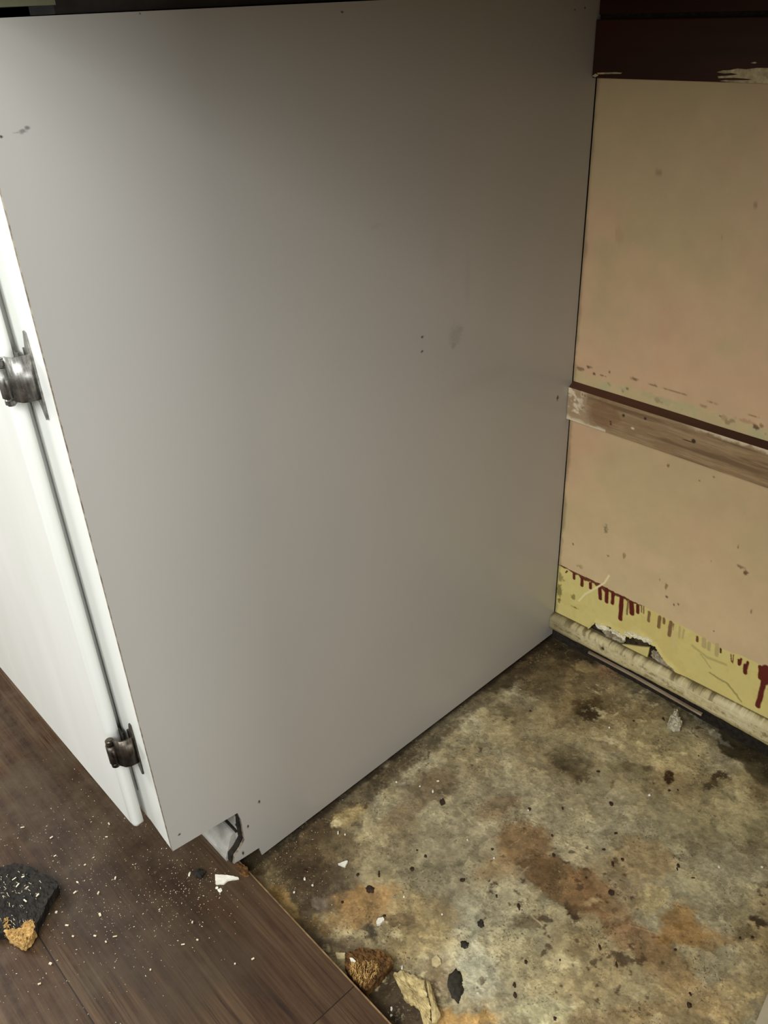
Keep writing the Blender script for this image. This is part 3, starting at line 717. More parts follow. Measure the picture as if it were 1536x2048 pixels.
def lump_strip(name, pts, mat, parent, seed, r0, r1, n, spread, yc=D - 0.0030):
    """crumbled plaster: many small irregular lumps grown together along a line (x,z) in the break"""
    rnd = random.Random(seed)
    bm = bmesh.new()
    for i in range(n):
        k = rnd.random() * (len(pts) - 1)
        a, b = pts[int(k)], pts[min(int(k) + 1, len(pts) - 1)]
        t = k - int(k)
        x = a[0] + (b[0] - a[0]) * t + rnd.gauss(0, spread)
        z = a[1] + (b[1] - a[1]) * t + rnd.gauss(0, spread * 0.6)
        r = rnd.uniform(r0, r1)
        q = bmesh.ops.create_icosphere(bm, subdivisions=2, radius=r)
        sc = Vector((rnd.uniform(0.9, 1.8), rnd.uniform(0.4, 0.7), rnd.uniform(0.6, 1.1)))
        off = Vector((rnd.random() * 50, rnd.random() * 50, 0))
        for v in q['verts']:
            d = 1 + 0.75 * mnoise.noise(v.co / r * 1.3 + off)
            v.co = Vector([v.co[j] * sc[j] * d for j in range(3)]) + Vector((x, yc + rnd.uniform(-0.001, 0.001), z))
    return from_bm(name, bm, mat, parent)


M_pale_plaster = simple('white_plaster_crumbs', (206, 196, 160), (246, 240, 214), 200, 0.9, 0.2, bump=0.6, bdist=0.002)
lump_strip('plaster_crumbs', [(0.074, 0.060), (0.084, 0.063), (0.10, 0.066), (0.118, 0.064)], M_pale_plaster, wall, 3, 0.0016, 0.0036, 44, 0.0020, D - 0.0066)
lump_strip('plaster_crumbs', [(0.122, 0.072), (0.132, 0.077), (0.141, 0.076), (0.152, 0.080), (0.158, 0.078)], M_pale_plaster, wall, 4, 0.0016, 0.0036, 44, 0.0018, D - 0.0066)
lump_strip('broken_plaster', [(0.078, 0.054), (0.09, 0.054), (0.104, 0.056), (0.118, 0.056)], M_plaster, wall, 5, 0.002, 0.0045, 40, 0.003)
lump_strip('broken_plaster', [(0.168, 0.058), (0.176, 0.060), (0.184, 0.054), (0.192, 0.050), (0.174, 0.050)], M_plaster, wall, 6, 0.003, 0.006, 46, 0.0035)
M_yellow = simple('yellow_wall_paint', (206, 190, 118), (222, 206, 136), 40, 0.55, 0.4, bump=0.1)
pt = [(0.0999,0.042),(0.1247,0.0537),(0.145,0.0621),(0.1567,0.068),(0.1566,0.0573),(0.1553,0.044),(0.1438,0.0416),(0.1264,0.0394)]
prism('loose_paint_fragment', pt, 1, D - 0.0062, D - 0.0035, M_yellow, wall)

# added, unseen right-hand side of the bay; blocks light from the right
M_right = simple('beige_bay_side', (170, 150, 120), (182, 162, 130), 8, 0.6, bump=0.05)
tag(box('bay_side_blocker', (0.66, 0.0, -0.012), (0.70, D, 0.866), M_right), 'added beige light blocker on the right of the bay, out of view', 'wall', kind='structure')

# white strip left at the foot of the wall, with the dark gap below it
def base_colours(X, Z, T):
    m = fbm(X * 16, Z * 260, 201, 5, 0.65)
    f = fbm(X * 150 + Z * 90, Z * 240 - X * 37, 207, 5, 0.7)
    C = np.zeros(X.shape + (3,)) + np.array(lin((196, 182, 138)))
    C = mixc(C, (216, 204, 166), sstep(0, 0.2, m) * 0.8)
    C = mixc(C, (116, 102, 70), sstep(0.06, 0.2, f - m * 0.5) * 0.7)
    C = mixc(C, (222, 212, 178), sstep(0.08, 0.2, -f) * 0.6)
    C = mixc(C, (84, 70, 44), sstep(0.80, 0.88, T + f * 0.16) * 0.85)
    C = mixc(C, (150, 136, 88), (1 - sstep(0.05, 0.22, T + f * 0.4)) * 0.7)
    C = mixc(C, (50, 38, 24), (1 - sstep(0.6, 1.2, np.hypot((X - 0.094) / 0.0028, (Z - 0.0365) / 0.003))) * 0.95)
    C = mixc(C, (86, 72, 44), (1 - sstep(0.01, 0.07, X)) * 0.6)
    return np.clip(C * 1.12, 0.01, 0.85)


X, T = np.meshgrid(np.linspace(0.0005, 0.62, 620), np.linspace(0, 1, 26), indexing='ij')
zb = np.interp(X[:, 0], [0.0, 0.07, 0.24, 0.34], [0.0225, 0.0245, 0.0270, 0.0250])[:, None] + fbm(X * 40, X * 0, 211, 5) * 0.0026
zt_ = np.interp(X[:, 0], [0.0, 0.07, 0.24, 0.34], [0.0395, 0.0425, 0.0465, 0.0480])[:, None] + fbm(X * 14, X * 0, 217, 3) * 0.0012
ang = np.clip(T * 1.25, 0, 1)
Z = zb + (zt_ - zb) * np.clip(T / 0.8, 0, 1)
Y = D - 0.012 - 0.0006 * np.sin(np.clip(T / 0.8, 0, 1) * math.pi) + np.clip((T - 0.8) / 0.2, 0, 1) * 0.010 + fbm(X * 26, T * 4, 221, 4) * 0.0006
v, f = grid_mesh(X, Y, Z)
M_base = painted('flaking_white_baseboard_paint', 0.16, 220, 0.6, 0.5, 0.0012, 0.35)
bb = grid_obj('baseboard_back', [(v, f[:, ::-1], base_colours(X, Z, T))], M_base)
so_ = bb.modifiers.new('thickness', 'SOLIDIFY')
so_.thickness = 0.006
so_.offset = -1
tag(bb, 'narrow flaking cream wooden strip along the foot of the yellow wall', 'baseboard', kind='structure')
box('floor_gap', (-0.01, D - 0.006, -0.012), (0.62, D - 0.001, 0.026), M_gap, bb)  # black box put in for the shade of the void

st = [(0.068, 0.011), (0.142, 0.0125), (0.185, 0.0115), (0.247, 0.010)]
bm = bmesh.new()
a = [(x, z + 0.0016) for x, z in st] + [(x, z - 0.0016) for x, z in st[::-1]]
bm_prism(bm, a, 1, D - 0.0135, D - 0.0100)
M_sliver = simple('pale_wood_sliver', (120, 98, 74), (196, 178, 150), 40, 0.6, stretch=(0.2, 1, 3))
tag(from_bm('wood_sliver', bm, M_sliver, None, (0.15, D - 0.012, 0.009)), 'thin pale wood sliver wedged under the cream strip at the wall foot', 'sliver')


# ------------------------------------------------------------------ boards fixed to the back wall
def batten_colours(X, Z):
    g = fbm(X * 10, Z * 190, 301, 5, 0.62)
    g2 = fbm(X * 40, Z * 700, 307, 4, 0.6)
    f = fbm(X * 110, Z * 110, 311, 4, 0.65)
    C = np.zeros(X.shape + (3,)) + np.array(lin((128, 104, 74)))
    C = mixc(C, (100, 78, 54), sstep(0, 0.18, g) * 0.9)
    C = mixc(C, (148, 126, 94), sstep(0.02, 0.2, -g + g2 * 0.6) * 0.6)
    end = 1 - sstep(0.024, 0.040, X + f * 0.05 + (Z - 0.385) * 0.25)
    C = mixc(C, (152, 128, 98), end * 0.9)
    C = mixc(C, (206, 190, 162), end * sstep(0.03, 0.16, f + (Z - 0.385) * 4) * 0.8)
    C = mixc(C, (112, 80, 54), (1 - sstep(0.6, 1.3, np.hypot((X - 0.055) / 0.022, (Z - 0.386) / 0.018) + f * 1.5)) * 0.6)
    C = mixc(C, (204, 190, 160), (1 - sstep(0, 0.005, Z - 0.3645 + f * 0.008)) * (X < 0.06) * 0.8)
    C = mixc(C, (196, 178, 148), (1 - sstep(0, 0.0045, 0.4075 - Z + f * 0.010)) * sstep(0.15, 0.2, X) * 0.8)
    for (hx, hz, r) in ((0.0825, 0.3935, 0.0022), (0.112, 0.3985, 0.0020), (0.176, 0.390, 0.0030), (0.066, 0.380, 0.0016), (0.0665, 0.377, 0.0016)):
        C = mixc(C, (44, 26, 16), (1 - sstep(r * 0.6, r * 1.2, np.hypot(X - hx, Z - hz) + f * 0.001)) * 0.95)
    C = mixc(C, (210, 190, 150), (1 - sstep(0.0008, 0.002, np.hypot((X - 0.097) / 1.6, Z - 0.381))) * 0.8)
    return np.clip(C * WALL_K, 0.004, 0.85)


M_batten = painted('worn_bare_batten_wood', 0.16, 120, 0.65, 0.3, 0.0008, 0.35)
M_brown = simple('dark_brown_paint', (62, 36, 22), (78, 48, 30), 30, 0.45, 0.4, bump=0.15, stretch=(0.1, 1, 1))
bt = empty('wall_batten', (0.3, D, 0.364))
tag(bt, 'worn bare wooden batten fixed across the middle of the back wall', 'batten')
X, Z = np.meshgrid(np.linspace(0.0006, 0.60, 560), np.linspace(0.3640, 0.4075, 60), indexing='ij')
v, f = grid_mesh(X, np.full(X.shape, D - 0.0150) + fbm(X * 20, Z * 200, 321, 3) * 0.0006, Z)
bf = grid_obj('worn_face', [(v, f[:, ::-1], batten_colours(X, Z))], M_batten, parent=bt)
prism('board', [(D - 0.0148, 0.3640), (D - 0.0148, 0.4072), (D - 0.0035, 0.4150), (D - 0.0035, 0.3640)], 0, 0.0006, 0.60, M_brown, bt)

M_ledger = simple('dark_reddish_brown_wood', (44, 18, 3), (62, 27, 7), 26, 0.45, 0.25, bump=0.15, stretch=(0.12, 1, 1))
M_smear = simple('cream_paint_smear', (150, 132, 92), (206, 190, 146), 160, 0.6)
lb = empty('ledger_board', (0.3, D, 0.757))
tag(lb, 'wide dark reddish brown board across the top of the back wall', 'board')
box('board', (0.0008, D - 0.016, 0.7572), (0.60, D - 0.0005, 0.8105), M_ledger, lb, bevel=0.0012)
box('groove', (0.0008, D - 0.0075, 0.806), (0.60, D - 0.0008, 0.818), M_gap, lb)  # dark strip put in for the shade inside the groove


def smear(pts, parent, y, name='paint_smear'):
    rnd = random.Random(len(pts) * 7)
    prism(name, pts, 1, y - 0.0004, y + 0.0004, M_smear, parent)


yl = D - 0.016
smear([(0.1405, 0.7655), (0.146, 0.7672), (0.153, 0.7675), (0.160, 0.7690), (0.169, 0.7685), (0.178, 0.7698), (0.19, 0.770), (0.21, 0.7712), (0.26, 0.770), (0.26, 0.7574), (0.158, 0.7574),
       (0.145, 0.7583), (0.150, 0.7592), (0.172, 0.7597), (0.176, 0.7606), (0.160, 0.7612), (0.143, 0.7606), (0.142, 0.7622), (0.155, 0.7632), (0.162, 0.7642), (0.155, 0.7652), (0.148, 0.7646)], lb, yl)
smear([(0.007, 0.7622), (0.013, 0.7626), (0.02, 0.7628), (0.029, 0.7632), (0.037, 0.7630), (0.036, 0.7619), (0.026, 0.7616), (0.016, 0.7612), (0.008, 0.7608)], lb, yl)
smear([(0.172, 0.7738), (0.176, 0.7748), (0.178, 0.7740), (0.176, 0.7732)], lb, yl)
smear([(0.0012, 0.7590), (0.005, 0.7615), (0.009, 0.7600), (0.005, 0.7580)], lb, yl)
cl = box('cleat_board', (0.0008, D - 0.012, 0.8145), (0.60, D - 0.0005, 0.8595), M_ledger, None, (0.3, D, 0.8145), bevel=0.001)
tag(cl, 'dark brown upper cleat above the groove on top of the wide brown board', 'board')

# ------------------------------------------------------------------ the cabinet
cab = empty('base_cabinet', CAB)
tag(cab, 'white base cabinet with grey painted side panel beside the empty bay', 'cabinet')
XL = -0.47
notch = [(-0.0003,0.0953),(0.0383,0.091),(0.0791,0.0858),(0.0816,0.0722),(0.0816,0.059),(0.0812,0.0391),(0.0738,0.0305),(0.0663,0.0255),(0.0632,0.0145),(0.0971,
 0.0107),(0.0993,-0.0038)]
notch[0] = (0.0, 0.0953)
out = notch + [(0.6425, 0.0046), (0.6425, 0.10), (0.6425, 0.8362), (0.0, 0.8376)]
bm = bmesh.new()
fs = bm_prism(bm, out, 0, -0.0032, 0.0)
for f in fs[:2]:
    f.material_index = 0
for f in fs[2:]:
    f.material_index = 1
side = from_bm('side_panel', bm, [M_panel, M_edge], cab)
side['label'] = 'grey semi-gloss side panel with toe notch'

# thickness of the real cabinet wall behind the skin
box('inner_side', (-0.018, 0.095, 0.0135), (-0.0034, 0.638, 0.834), M_dark, cab)
box('inner_side', (XL, 0.02, 0.0135), (XL + 0.016, 0.645, 0.866), M_dark, cab)
box('back_panel', (XL + 0.016, 0.630, 0.0135), (-0.018, 0.645, 0.866), M_dark, cab)
box('cabinet_bottom', (XL + 0.016, 0.019, 0.102), (-0.018, 0.630, 0.114), M_dark, cab)

# face frame: stile beside the panel, far stile, top and bottom rails
sp = [(-0.0034, 0.0968), (-0.0034, 0.8370), (-0.052, 0.8370), (-0.052, 0.1085), (-0.040, 0.1080), (-0.018, 0.1005), (-0.010, 0.0985)]
bm = bmesh.new()
bm_prism(bm, sp, 1, 0.0, 0.019)
stile = from_bm('frame_stile', bm, M_white, cab)
box('frame_stile', (XL, 0.0, 0.108), (XL + 0.045, 0.019, 0.8370), M_white, cab, bevel=0.0008)
box('frame_rail', (XL + 0.045, 0.0, 0.108), (-0.052, 0.019, 0.140), M_white, cab, bevel=0.0008)
box('frame_rail', (XL + 0.045, 0.0, 0.795), (-0.052, 0.019, 0.8370), M_white, cab, bevel=0.0008)

# lipped door: round-edged outer lip standing off the frame, thicker body set into the opening
DX0, DX1, DZ0, DZ1 = -0.432, -0.0445, 0.104, 0.815
DY0, DY1 = -0.0170, -0.0058


def door_section():
    r = 0.0078
    pts = []
    for cx, s in ((DX1 - r, 1), (DX0 + r, -1)):
        arc = [(cx + s * r * math.sin(t), DY0 + r - r * math.cos(t)) for t in [k * math.pi / 16 for k in range(9)]]
        pts.append(arc)
    right = pts[0] + [(DX1, DY1)]
    left = ([(DX0, DY1)] + pts[1][::-1])
    return right + left


sec = door_section()
bm = bmesh.new()
levels = []
prof = [(DZ0, 0.0070, 0.0055), (DZ0 + 0.0006, 0.0038, 0.0028), (DZ0 + 0.0022, 0.0014, 0.001), (DZ0 + 0.005, 0.0, 0.0), (0.3, 0, 0), (0.55, 0, 0), (DZ1, 0, 0)]
for z, sh, dy in prof:
    lv = []
    for (x, y) in sec:
        xx = min(max(x, DX0 + sh * 1.2), DX1 - sh * 0.7)
        yy = max(y, DY0 + dy)
        lv.append(bm.verts.new((xx, yy, z)))
    levels.append(lv)
n = len(sec)
for a, b in zip(levels[:-1], levels[1:]):
    for i in range(n):
        bm.faces.new((a[i], a[(i + 1) % n], b[(i + 1) % n], b[i]))
bm.faces.new(levels[0])
bm.faces.new(levels[-1][::-1])
bm_box(bm, (DX0 + 0.012, DY1 - 0.001, DZ0 + 0.012), (DX1 - 0.0125, 0.004, DZ1 - 0.012))
door = from_bm('door', bm, M_white, cab)
for p in door.data.polygons:
    p.use_smooth = len(p.vertices) == 4 and abs(p.normal.z) < 0.9 and p.area < 0.02 and p.normal.y < 0.2
# hanging bead of dried paint on the lower corner of the door
bm = bmesh.new()
bmesh.ops.create_uvsphere(bm, u_segments=16, v_segments=10, radius=0.0042)
for v_ in bm.verts:
    v_.co = Vector((v_.co.x * 1.1 + DX1 - 0.0075, v_.co.y * 0.9 + DY1 - 0.0055, v_.co.z * 0.85 + DZ0 + 0.0005))
from_bm('paint_bead', bm, M_white, door, smooth=True)

# small dried runs and nibs in the door's gloss paint
rnd = random.Random(5)
bm = bmesh.new()
for i in range(46):
    z = rnd.uniform(0.13, 0.62)
    x = DX1 - 0.0075 + rnd.gauss(0, 0.0012)
    r_ = rnd.uniform(0.0003, 0.0009)
    q_ = bmesh.ops.create_icosphere(bm, subdivisions=1, radius=r_)
    for v_ in q_['verts']:
        v_.co = Vector((v_.co.x + x, v_.co.y * 0.6 + DY0 + 0.0008, v_.co.z * rnd.uniform(1.0, 1.6) + z))
pn = from_bm('paint_nibs', bm, M_white, door, smooth=True)
pn['kind'] = 'stuff'


def hinge(zc, hs, mat, label):
    h = empty('hinge', Vector((-0.030, -0.001, zc)) - Vector(CAB))
    h.parent = cab
    h['label'] = label
    # leaf screwed to the stile, with pointed ends
    xa, xb = -0.0345, -0.0215
    pts = [(xa, -0.58), (xa + 0.005, -0.62), (xb - 0.0035, -1.0), (xb - 0.0008, -0.97), (xb, -0.55), (xb, 0.55), (xb - 0.0008, 0.97), (xb - 0.0035, 1.0), (xa + 0.005, 0.62), (xa, 0.58)]
    bm = bmesh.new()
    bm_prism(bm, [(x, zc + z * hs) for x, z in pts], 1, -0.0016, 0.0)
    from_bm('leaf', bm, mat, h)
    # plate that wraps from the stile out to the barrel
    path = []
    for k in range(15):           # a quarter turn out from the stile, then straight on to the barrel
        t = k / 14
        if t < 0.6:
            a = t / 0.6 * math.pi / 2
            path.append((-0.0295 + 0.0060 * math.cos(a), -0.0014 - 0.0135 * math.sin(a)))
        else:
            path.append((-0.0295 - 0.0050 * (t - 0.6) / 0.4, -0.0149 - 0.0022 * math.sin((t - 0.6) / 0.4 * math.pi / 2)))
    path2 = []
    for k, (x, y) in enumerate(path):
        a, b = path[max(k - 1, 0)], path[min(k + 1, len(path) - 1)]
        d = math.hypot(b[0] - a[0], b[1] - a[1])
        path2.append((x + (b[1] - a[1]) / d * 0.0014, y - (b[0] - a[0]) / d * 0.0014))
    bm = bmesh.new()
    hw = hs * 0.50
    bm_prism(bm, path + path2[::-1], 2, zc - hw, zc + hw)
    wp = from_bm('wrap_plate', bm, mat, h)
    for p in wp.data.polygons:
        p.use_smooth = len(p.vertices) == 4 and abs(p.normal.z) < 0.5
    # barrel with a middle knuckle and thinner end knuckles
    bm = bmesh.new()
    cx, cy = -0.0392, -0.0185

    def cyl(za, zb_, r, bev):
        k = bmesh.ops.create_cone(bm, cap_ends=True, segments=28, radius1=r, radius2=r, depth=zb_ - za)
        for v_ in k['verts']:
            v_.co += Vector((cx, cy, (za + zb_) / 2))
        es = [e for e in {e for v_ in k['verts'] for e in v_.link_edges} if abs(e.verts[0].co.z - e.verts[1].co.z) < 1e-5]
        bmesh.ops.bevel(bm, geom=es, offset=bev, segments=3, affect='EDGES')
    cyl(zc - hw * 0.86, zc + hw * 0.50, 0.0050, 0.0005)
    b = from_bm('barrel', bm, mat, h)
    for p in b.data.polygons:
        p.use_smooth = abs(p.normal.z) < 0.9
    bm = bmesh.new()
    cyl(zc - hw * 1.22, zc - hw * 0.88, 0.0042, 0.0014)
    from_bm('knuckle', bm, mat, h, smooth=False)
    bm = bmesh.new()
    cyl(zc + hw * 0.53, zc + hw * 0.90, 0.0042, 0.0014)
    from_bm('knuckle', bm, mat, h, smooth=False)
    # leaf passing behind the door's lip
    box('door_leaf', (-0.060, -0.0054, zc - hw * 0.55), (-0.0365, -0.0042, zc + hw * 0.95), mat, h)
    return h


hinge(0.6105, 0.035, M_chrome, 'upper hinge, pitted bright chrome')
hinge(0.2255, 0.034, M_tarnish, 'lower hinge, tarnished dark metal')

# toe kick: flat upper strip, sloping lower strip, ragged dark joint at the panel
prism('toe_kick_board', [(0.0790, 0.0500), (0.0785, 0.0520), (0.0795, 0.1005), (0.0900, 0.1005), (0.0900, 0.0500)], 0, XL + 0.016, -0.0085, M_white_toe, cab)
prism('toe_kick_strip', [(0.0600, 0.0122), (0.0600, 0.0180), (0.0710, 0.0450), (0.0745, 0.0470), (0.0768, 0.0470), (0.0768, 0.0122)], 0, XL + 0.016, -0.0105, M_white_toe, cab)
box('dark_joint', (XL + 0.016, 0.0768, 0.0465), (-0.0090, 0.0895, 0.0512), M_gap, cab)  # dark box put in for the shade of the crack
bm = bmesh.new()
ns = notch[2:9]
prev = None
for (y, z) in ns:
    pass
bm_prism(bm, [(y + 0.003, z) for y, z in ns] + [(y - 0.0022 + 0.0009 * math.sin(i * 2.3), z) for i, (y, z) in list(enumerate(ns))[::-1]], 0, -0.0100, -0.0036)
from_bm('gap_filler', bm, M_gap, cab)['label'] = 'dark filler painted as the shaded gap between toe kick and side panel'  # black filler, the gap's shade put into its colour

# countertop above cabinet and bay, with its dark underside
M_counter = simple('dark_counter_underside', (52, 44, 38), (66, 56, 48), 30, 0.7)
M_build = simple('greenish_build_up_strip', (112, 112, 86), (124, 124, 98), 30, 0.8)
ct = empty('countertop', (0.2, 0.3, 0.862))
tag(ct, 'dark countertop above the grey side panel along the top left edge', 'countertop')
box('slab', (-1.1, -0.030, 0.868), (0.78, D - 0.0005, 0.900), M_counter, ct, bevel=0.002)
box('build_up_strip', (XL, 0.0005, 0.8430), (-0.004, 0.0640, 0.8675), M_build, cab)
box('build_up_strip', (-0.05, 0.0660, 0.8380), (-0.012, 0.64, 0.8675), M_counter, cab)

exec_parts = True


# ------------------------------------------------------------------ loose things
def slab_mesh(outline, z0, th, seed, top_noise=0.0, edge=0.0, rings=6, n=72, under=0.0, tilt=(0, 0), fr=90.0, dome=0.0):
    """irregular flat piece from a floor outline: noisy top, ragged vertical sides"""
    P = [Vector((*p, 0)) for p in outline]
    L = [(P[(i + 1) % len(P)] - P[i]).length for i in range(len(P))]
    tot = sum(L)
    pts = []
    for k in range(n):
        s = tot * k / n
        i = 0
        while s > L[i]:
            s -= L[i]
            i += 1
        pts.append(P[i].lerp(P[(i + 1) % len(P)], s / L[i]))
    c = sum(pts, Vector()) / n
    off = Vector((seed * 3.7, seed * 1.3, 0))
    bm = bmesh.new()

    def h(p, t):
        return z0 + th + top_noise * mnoise.fractal(p * fr + off, 0.8, 2.1, 4) + tilt[0] * (p.x - c.x) + tilt[1] * (p.y - c.y) + dome * (1 - t * t)
    top = []
    cv = bm.verts.new((c.x, c.y, h(c, 0)))
    for r in range(1, rings + 1):
        t = r / rings
        row = []
        for p in pts:
            q = c.lerp(p, t)
            if r == rings:
                q = q + Vector((mnoise.noise(p * 400 + off), mnoise.noise(p * 400 + off + Vector((9, 9, 0))), 0)) * edge
            row.append(bm.verts.new((q.x, q.y, h(q, t))))
        top.append(row)
    for i in range(n):
        bm.faces.new((cv, top[0][i], top[0][(i + 1) % n]))
    for a, b in zip(top[:-1], top[1:]):
        for i in range(n):
            bm.faces.new((a[i], b[i], b[(i + 1) % n], a[(i + 1) % n]))
    prev = top[-1]
    lv = 3 if th > 0.004 else 1
    for k in range(1, lv + 1):
        t = k / lv
        row = []
        for i in range(n):
            p = prev[i].co
            q = Vector(pts[i])
            d = (q - c).normalized()
            j = (mnoise.noise(Vector((q.x * 300, q.y * 300, k * 5.0)) + off)) * edge * 1.2 - under * t
            zz = top[-1][i].co.z * (1 - t) + z0 * t
            row.append(bm.verts.new((q.x + d.x * j, q.y + d.y * j, zz)))
        for i in range(n):
            bm.faces.new((prev[i], row[i], row[(i + 1) % n], prev[(i + 1) % n]))
        prev = row
    bm.faces.new(prev)
    return bm, c


def piece(name, outline, z0, th, mat, label, cat, seed, parent=None, group=None, **kw):
    bm, c = slab_mesh(outline, z0, th, seed, **kw)
    o = from_bm(name, bm, mat, parent, (c.x, c.y, z0))
    if parent is None:
        tag(o, label, cat, group)
    return o


def bm_fibres(bm, outline, z0, z1, n, l0, l1, w, seed, ang=None):
    rnd = random.Random(seed)
    xs = [p[0] for p in outline]
    ys = [p[1] for p in outline]

    def inside(x, y):
        r = False
        for i in range(len(outline)):
            (a, b), (c, d) = outline[i - 1], outline[i]
            if (b > y) != (d > y) and x < (c - a) * (y - b) / (d - b) + a:
                r = not r
        return r
    k = 0
    while k < n:
        x, y = rnd.uniform(min(xs), max(xs)), rnd.uniform(min(ys), max(ys))
        if not inside(x, y):
            continue
        k += 1
        l, ww = rnd.uniform(l0, l1), rnd.uniform(0.5, 1.2) * w
        m = Matrix.Translation((x, y, rnd.uniform(z0, z1))) @ Matrix.Rotation(rnd.uniform(0, 6.3) if ang is None else rnd.gauss(ang, 0.35), 4, 'Z') @ Matrix.Rotation(rnd.uniform(-0.7, 0.7), 4, 'Y')
        r = bmesh.ops.create_cube(bm, size=1)
        for v_ in r['verts']:
            s_ = 0.5 if v_.co.x > 0 else 1.0
            v_.co = m @ Vector((v_.co.x * l, v_.co.y * ww * s_, v_.co.z * ww * 0.7 * s_))


M_black = simple('black_rotted_board', (20, 17, 14), (44, 38, 31), 120, 0.75, 0.35, bump=0.9, bdist=0.003)
M_tan = simple('raw_tan_chipboard', (150, 112, 58), (222, 184, 118), 260, 0.9, 0.2, bump=0.6, bdist=0.002)
M_rot = simple('rotted_brown_wood', (58, 38, 20), (128, 92, 50), 150, 0.85, 0.2, bump=0.9, bdist=0.003)
M_chipw = simple('white_paint_flake', (226, 220, 200), (244, 240, 226), 200, 0.6, bump=0.2)
M_paleflake = simple('pale_cream_flake', (180, 162, 118), (214, 196, 150), 200, 0.7, bump=0.3)
M_crumb = simple('dark_brown_crumb', (34, 22, 12), (72, 48, 28), 300, 0.8, bump=0.6)
M_crumbk = simple('charcoal_crumb', (34, 30, 22), (58, 52, 38), 300, 0.8, bump=0.6)
M_saw = simple('sawdust', (206, 190, 156), (238, 230, 206), 400, 0.8, bump=0.2)
M_vinyl = simple('torn_old_vinyl', (150, 132, 88), (206, 186, 132), 110, 0.7, bump=0.6, bdist=0.002)
M_plast = simple('plaster_lump', (170, 162, 138), (216, 208, 184), 200, 0.9, bump=0.8, bdist=0.003)
M_board = simple('pale_grey_board', (172, 164, 138), (186, 178, 152), 30, 0.5, bump=0.1)

CHUNK = [(-0.1803,-0.1668),(-0.1809,-0.1389),(-0.1705,-0.1221),(-0.1691,-0.1153),(-0.1468,-0.1028),(-0.1354,-0.1003),(-0.1216,-0.0927),(-0.1085,-0.0917),(-0.1042,
 -0.096),(-0.0972,-0.1094),(-0.088,-0.1175),(-0.0811,-0.1276),(-0.0733,-0.1348),(-0.0687,-0.1411),(-0.0675,-0.1491),(-0.0784,-0.154),(-0.0934,-0.1584),(-0.1064,
 -0.1732),(-0.1413,-0.1862)]
chunk = piece('board_fragment', CHUNK, ZL, 0.013, M_black, 'black rotted chipboard fragment with a broken tan corner on the laminate', 'board fragment', 2,
              top_noise=0.0014, edge=0.0018, rings=30, n=140, under=0.001, fr=210)
co_ = [(-0.0957,-0.1575),(-0.0904,-0.149),(-0.0856,-0.1425),(-0.0902,-0.1384),(-0.0856,-0.1306),(-0.0792,-0.1312),(-0.0705,-0.1366),(-0.0672,-0.1434),(-0.0664,
 -0.1495),(-0.0755,-0.1542),(-0.0864,-0.1575)]
bm, c = slab_mesh(co_, ZL + 0.003, 0.0112, 8, top_noise=0.002, edge=0.0016, n=60, fr=300)
bm_fibres(bm, co_, ZL + 0.010, ZL + 0.016, 220, 0.002, 0.005, 0.0007, 31)
from_bm('broken_corner', bm, M_tan, chunk)['label'] = 'raw tan crumbly chipboard core'
co2 = [(-0.1068,-0.1538),(-0.1095,-0.1484),(-0.1015,-0.1484),(-0.0944,-0.1524),(-0.0982,-0.1562)]
bm = bmesh.new()
bm_fibres(bm, co2, ZL + 0.0125, ZL + 0.0150, 50, 0.0015, 0.004, 0.0008, 33)
from_bm('broken_corner', bm, M_tan, chunk)['label'] = 'small tan chipped spot'

piece('paint_chip', [(-0.0042,0.0405),(0.0062,0.0501),(0.0166,0.057),(0.0189,0.0567),(0.0115,0.0466),(0.0124,0.0413),(0.0063,0.0343)], ZL, 0.0022, M_chipw, 'long pointed white paint chip lying on laminate near the toe kick', 'paint chip', 4, edge=0.0004, top_noise=0.0003, n=50, rings=3)


def fz(o):
    return float(floor_z(o[0][0], o[0][1])) + 0.0005


o_ = [(0.0701,0.155),(0.0739,0.1645),(0.0756,0.1653),(0.0782,0.1586)]
piece('paint_chip', o_, fz(o_), 0.003, M_chipw, 'triangular white paint chip on dirty floor right of the cabinet foot', 'paint chip', 5, edge=0.0002, n=40, rings=3, tilt=(-0.12, 0.1))
o_ = [(0.1532,0.1376),(0.1521,0.1415),(0.1551,0.1461),(0.1579,0.1457),(0.1579,0.1391),(0.156,0.1364)]
piece('paint_chip', o_, fz(o_), 0.004, M_chipw, 'stubby white paint chip standing beside the orange stain', 'paint chip', 6, edge=0.0003, n=40, rings=3, tilt=(-0.15, 0.1))
o_ = [(0.1674,0.0883),(0.1692,0.0901),(0.1748,0.0906),(0.1749,0.0892),(0.1712,0.087)]
piece('paint_chip', o_, fz(o_) + 0.010, 0.002, M_chipw, 'narrow white paint chip lying on the brown rotted wood scrap', 'paint chip', 7, edge=0.0002, n=36, rings=3)
o_ = [(0.223,0.1506),(0.2233,0.1577),(0.2291,0.1568),(0.2335,0.1544),(0.2325,0.1489),(0.2274,0.1468)]
piece('cream_flake', o_, fz(o_), 0.0022, M_paleflake, 'rounded triangular cream flake on the bay floor', 'flake', 9, edge=0.0003, n=40, rings=3)
o_ = [(0.1486,0.0847),(0.1555,0.0917),(0.1604,0.0875),(0.155,0.0813)]
piece('cream_flake', o_, fz(o_), 0.003, M_paleflake, 'small square cream flake between laminate edge and brown wood scrap', 'flake', 10, edge=0.0003, n=40, rings=3)
o_ = [(0.1595,0.0889),(0.1663,0.1035),(0.182,0.1171),(0.1954,0.12),(0.2014,0.1171),(0.203,0.101),(0.2034,0.0871),(0.2037,0.0788),(0.1912,0.076),(0.1809,0.0771),
 (0.1695,0.0802)]
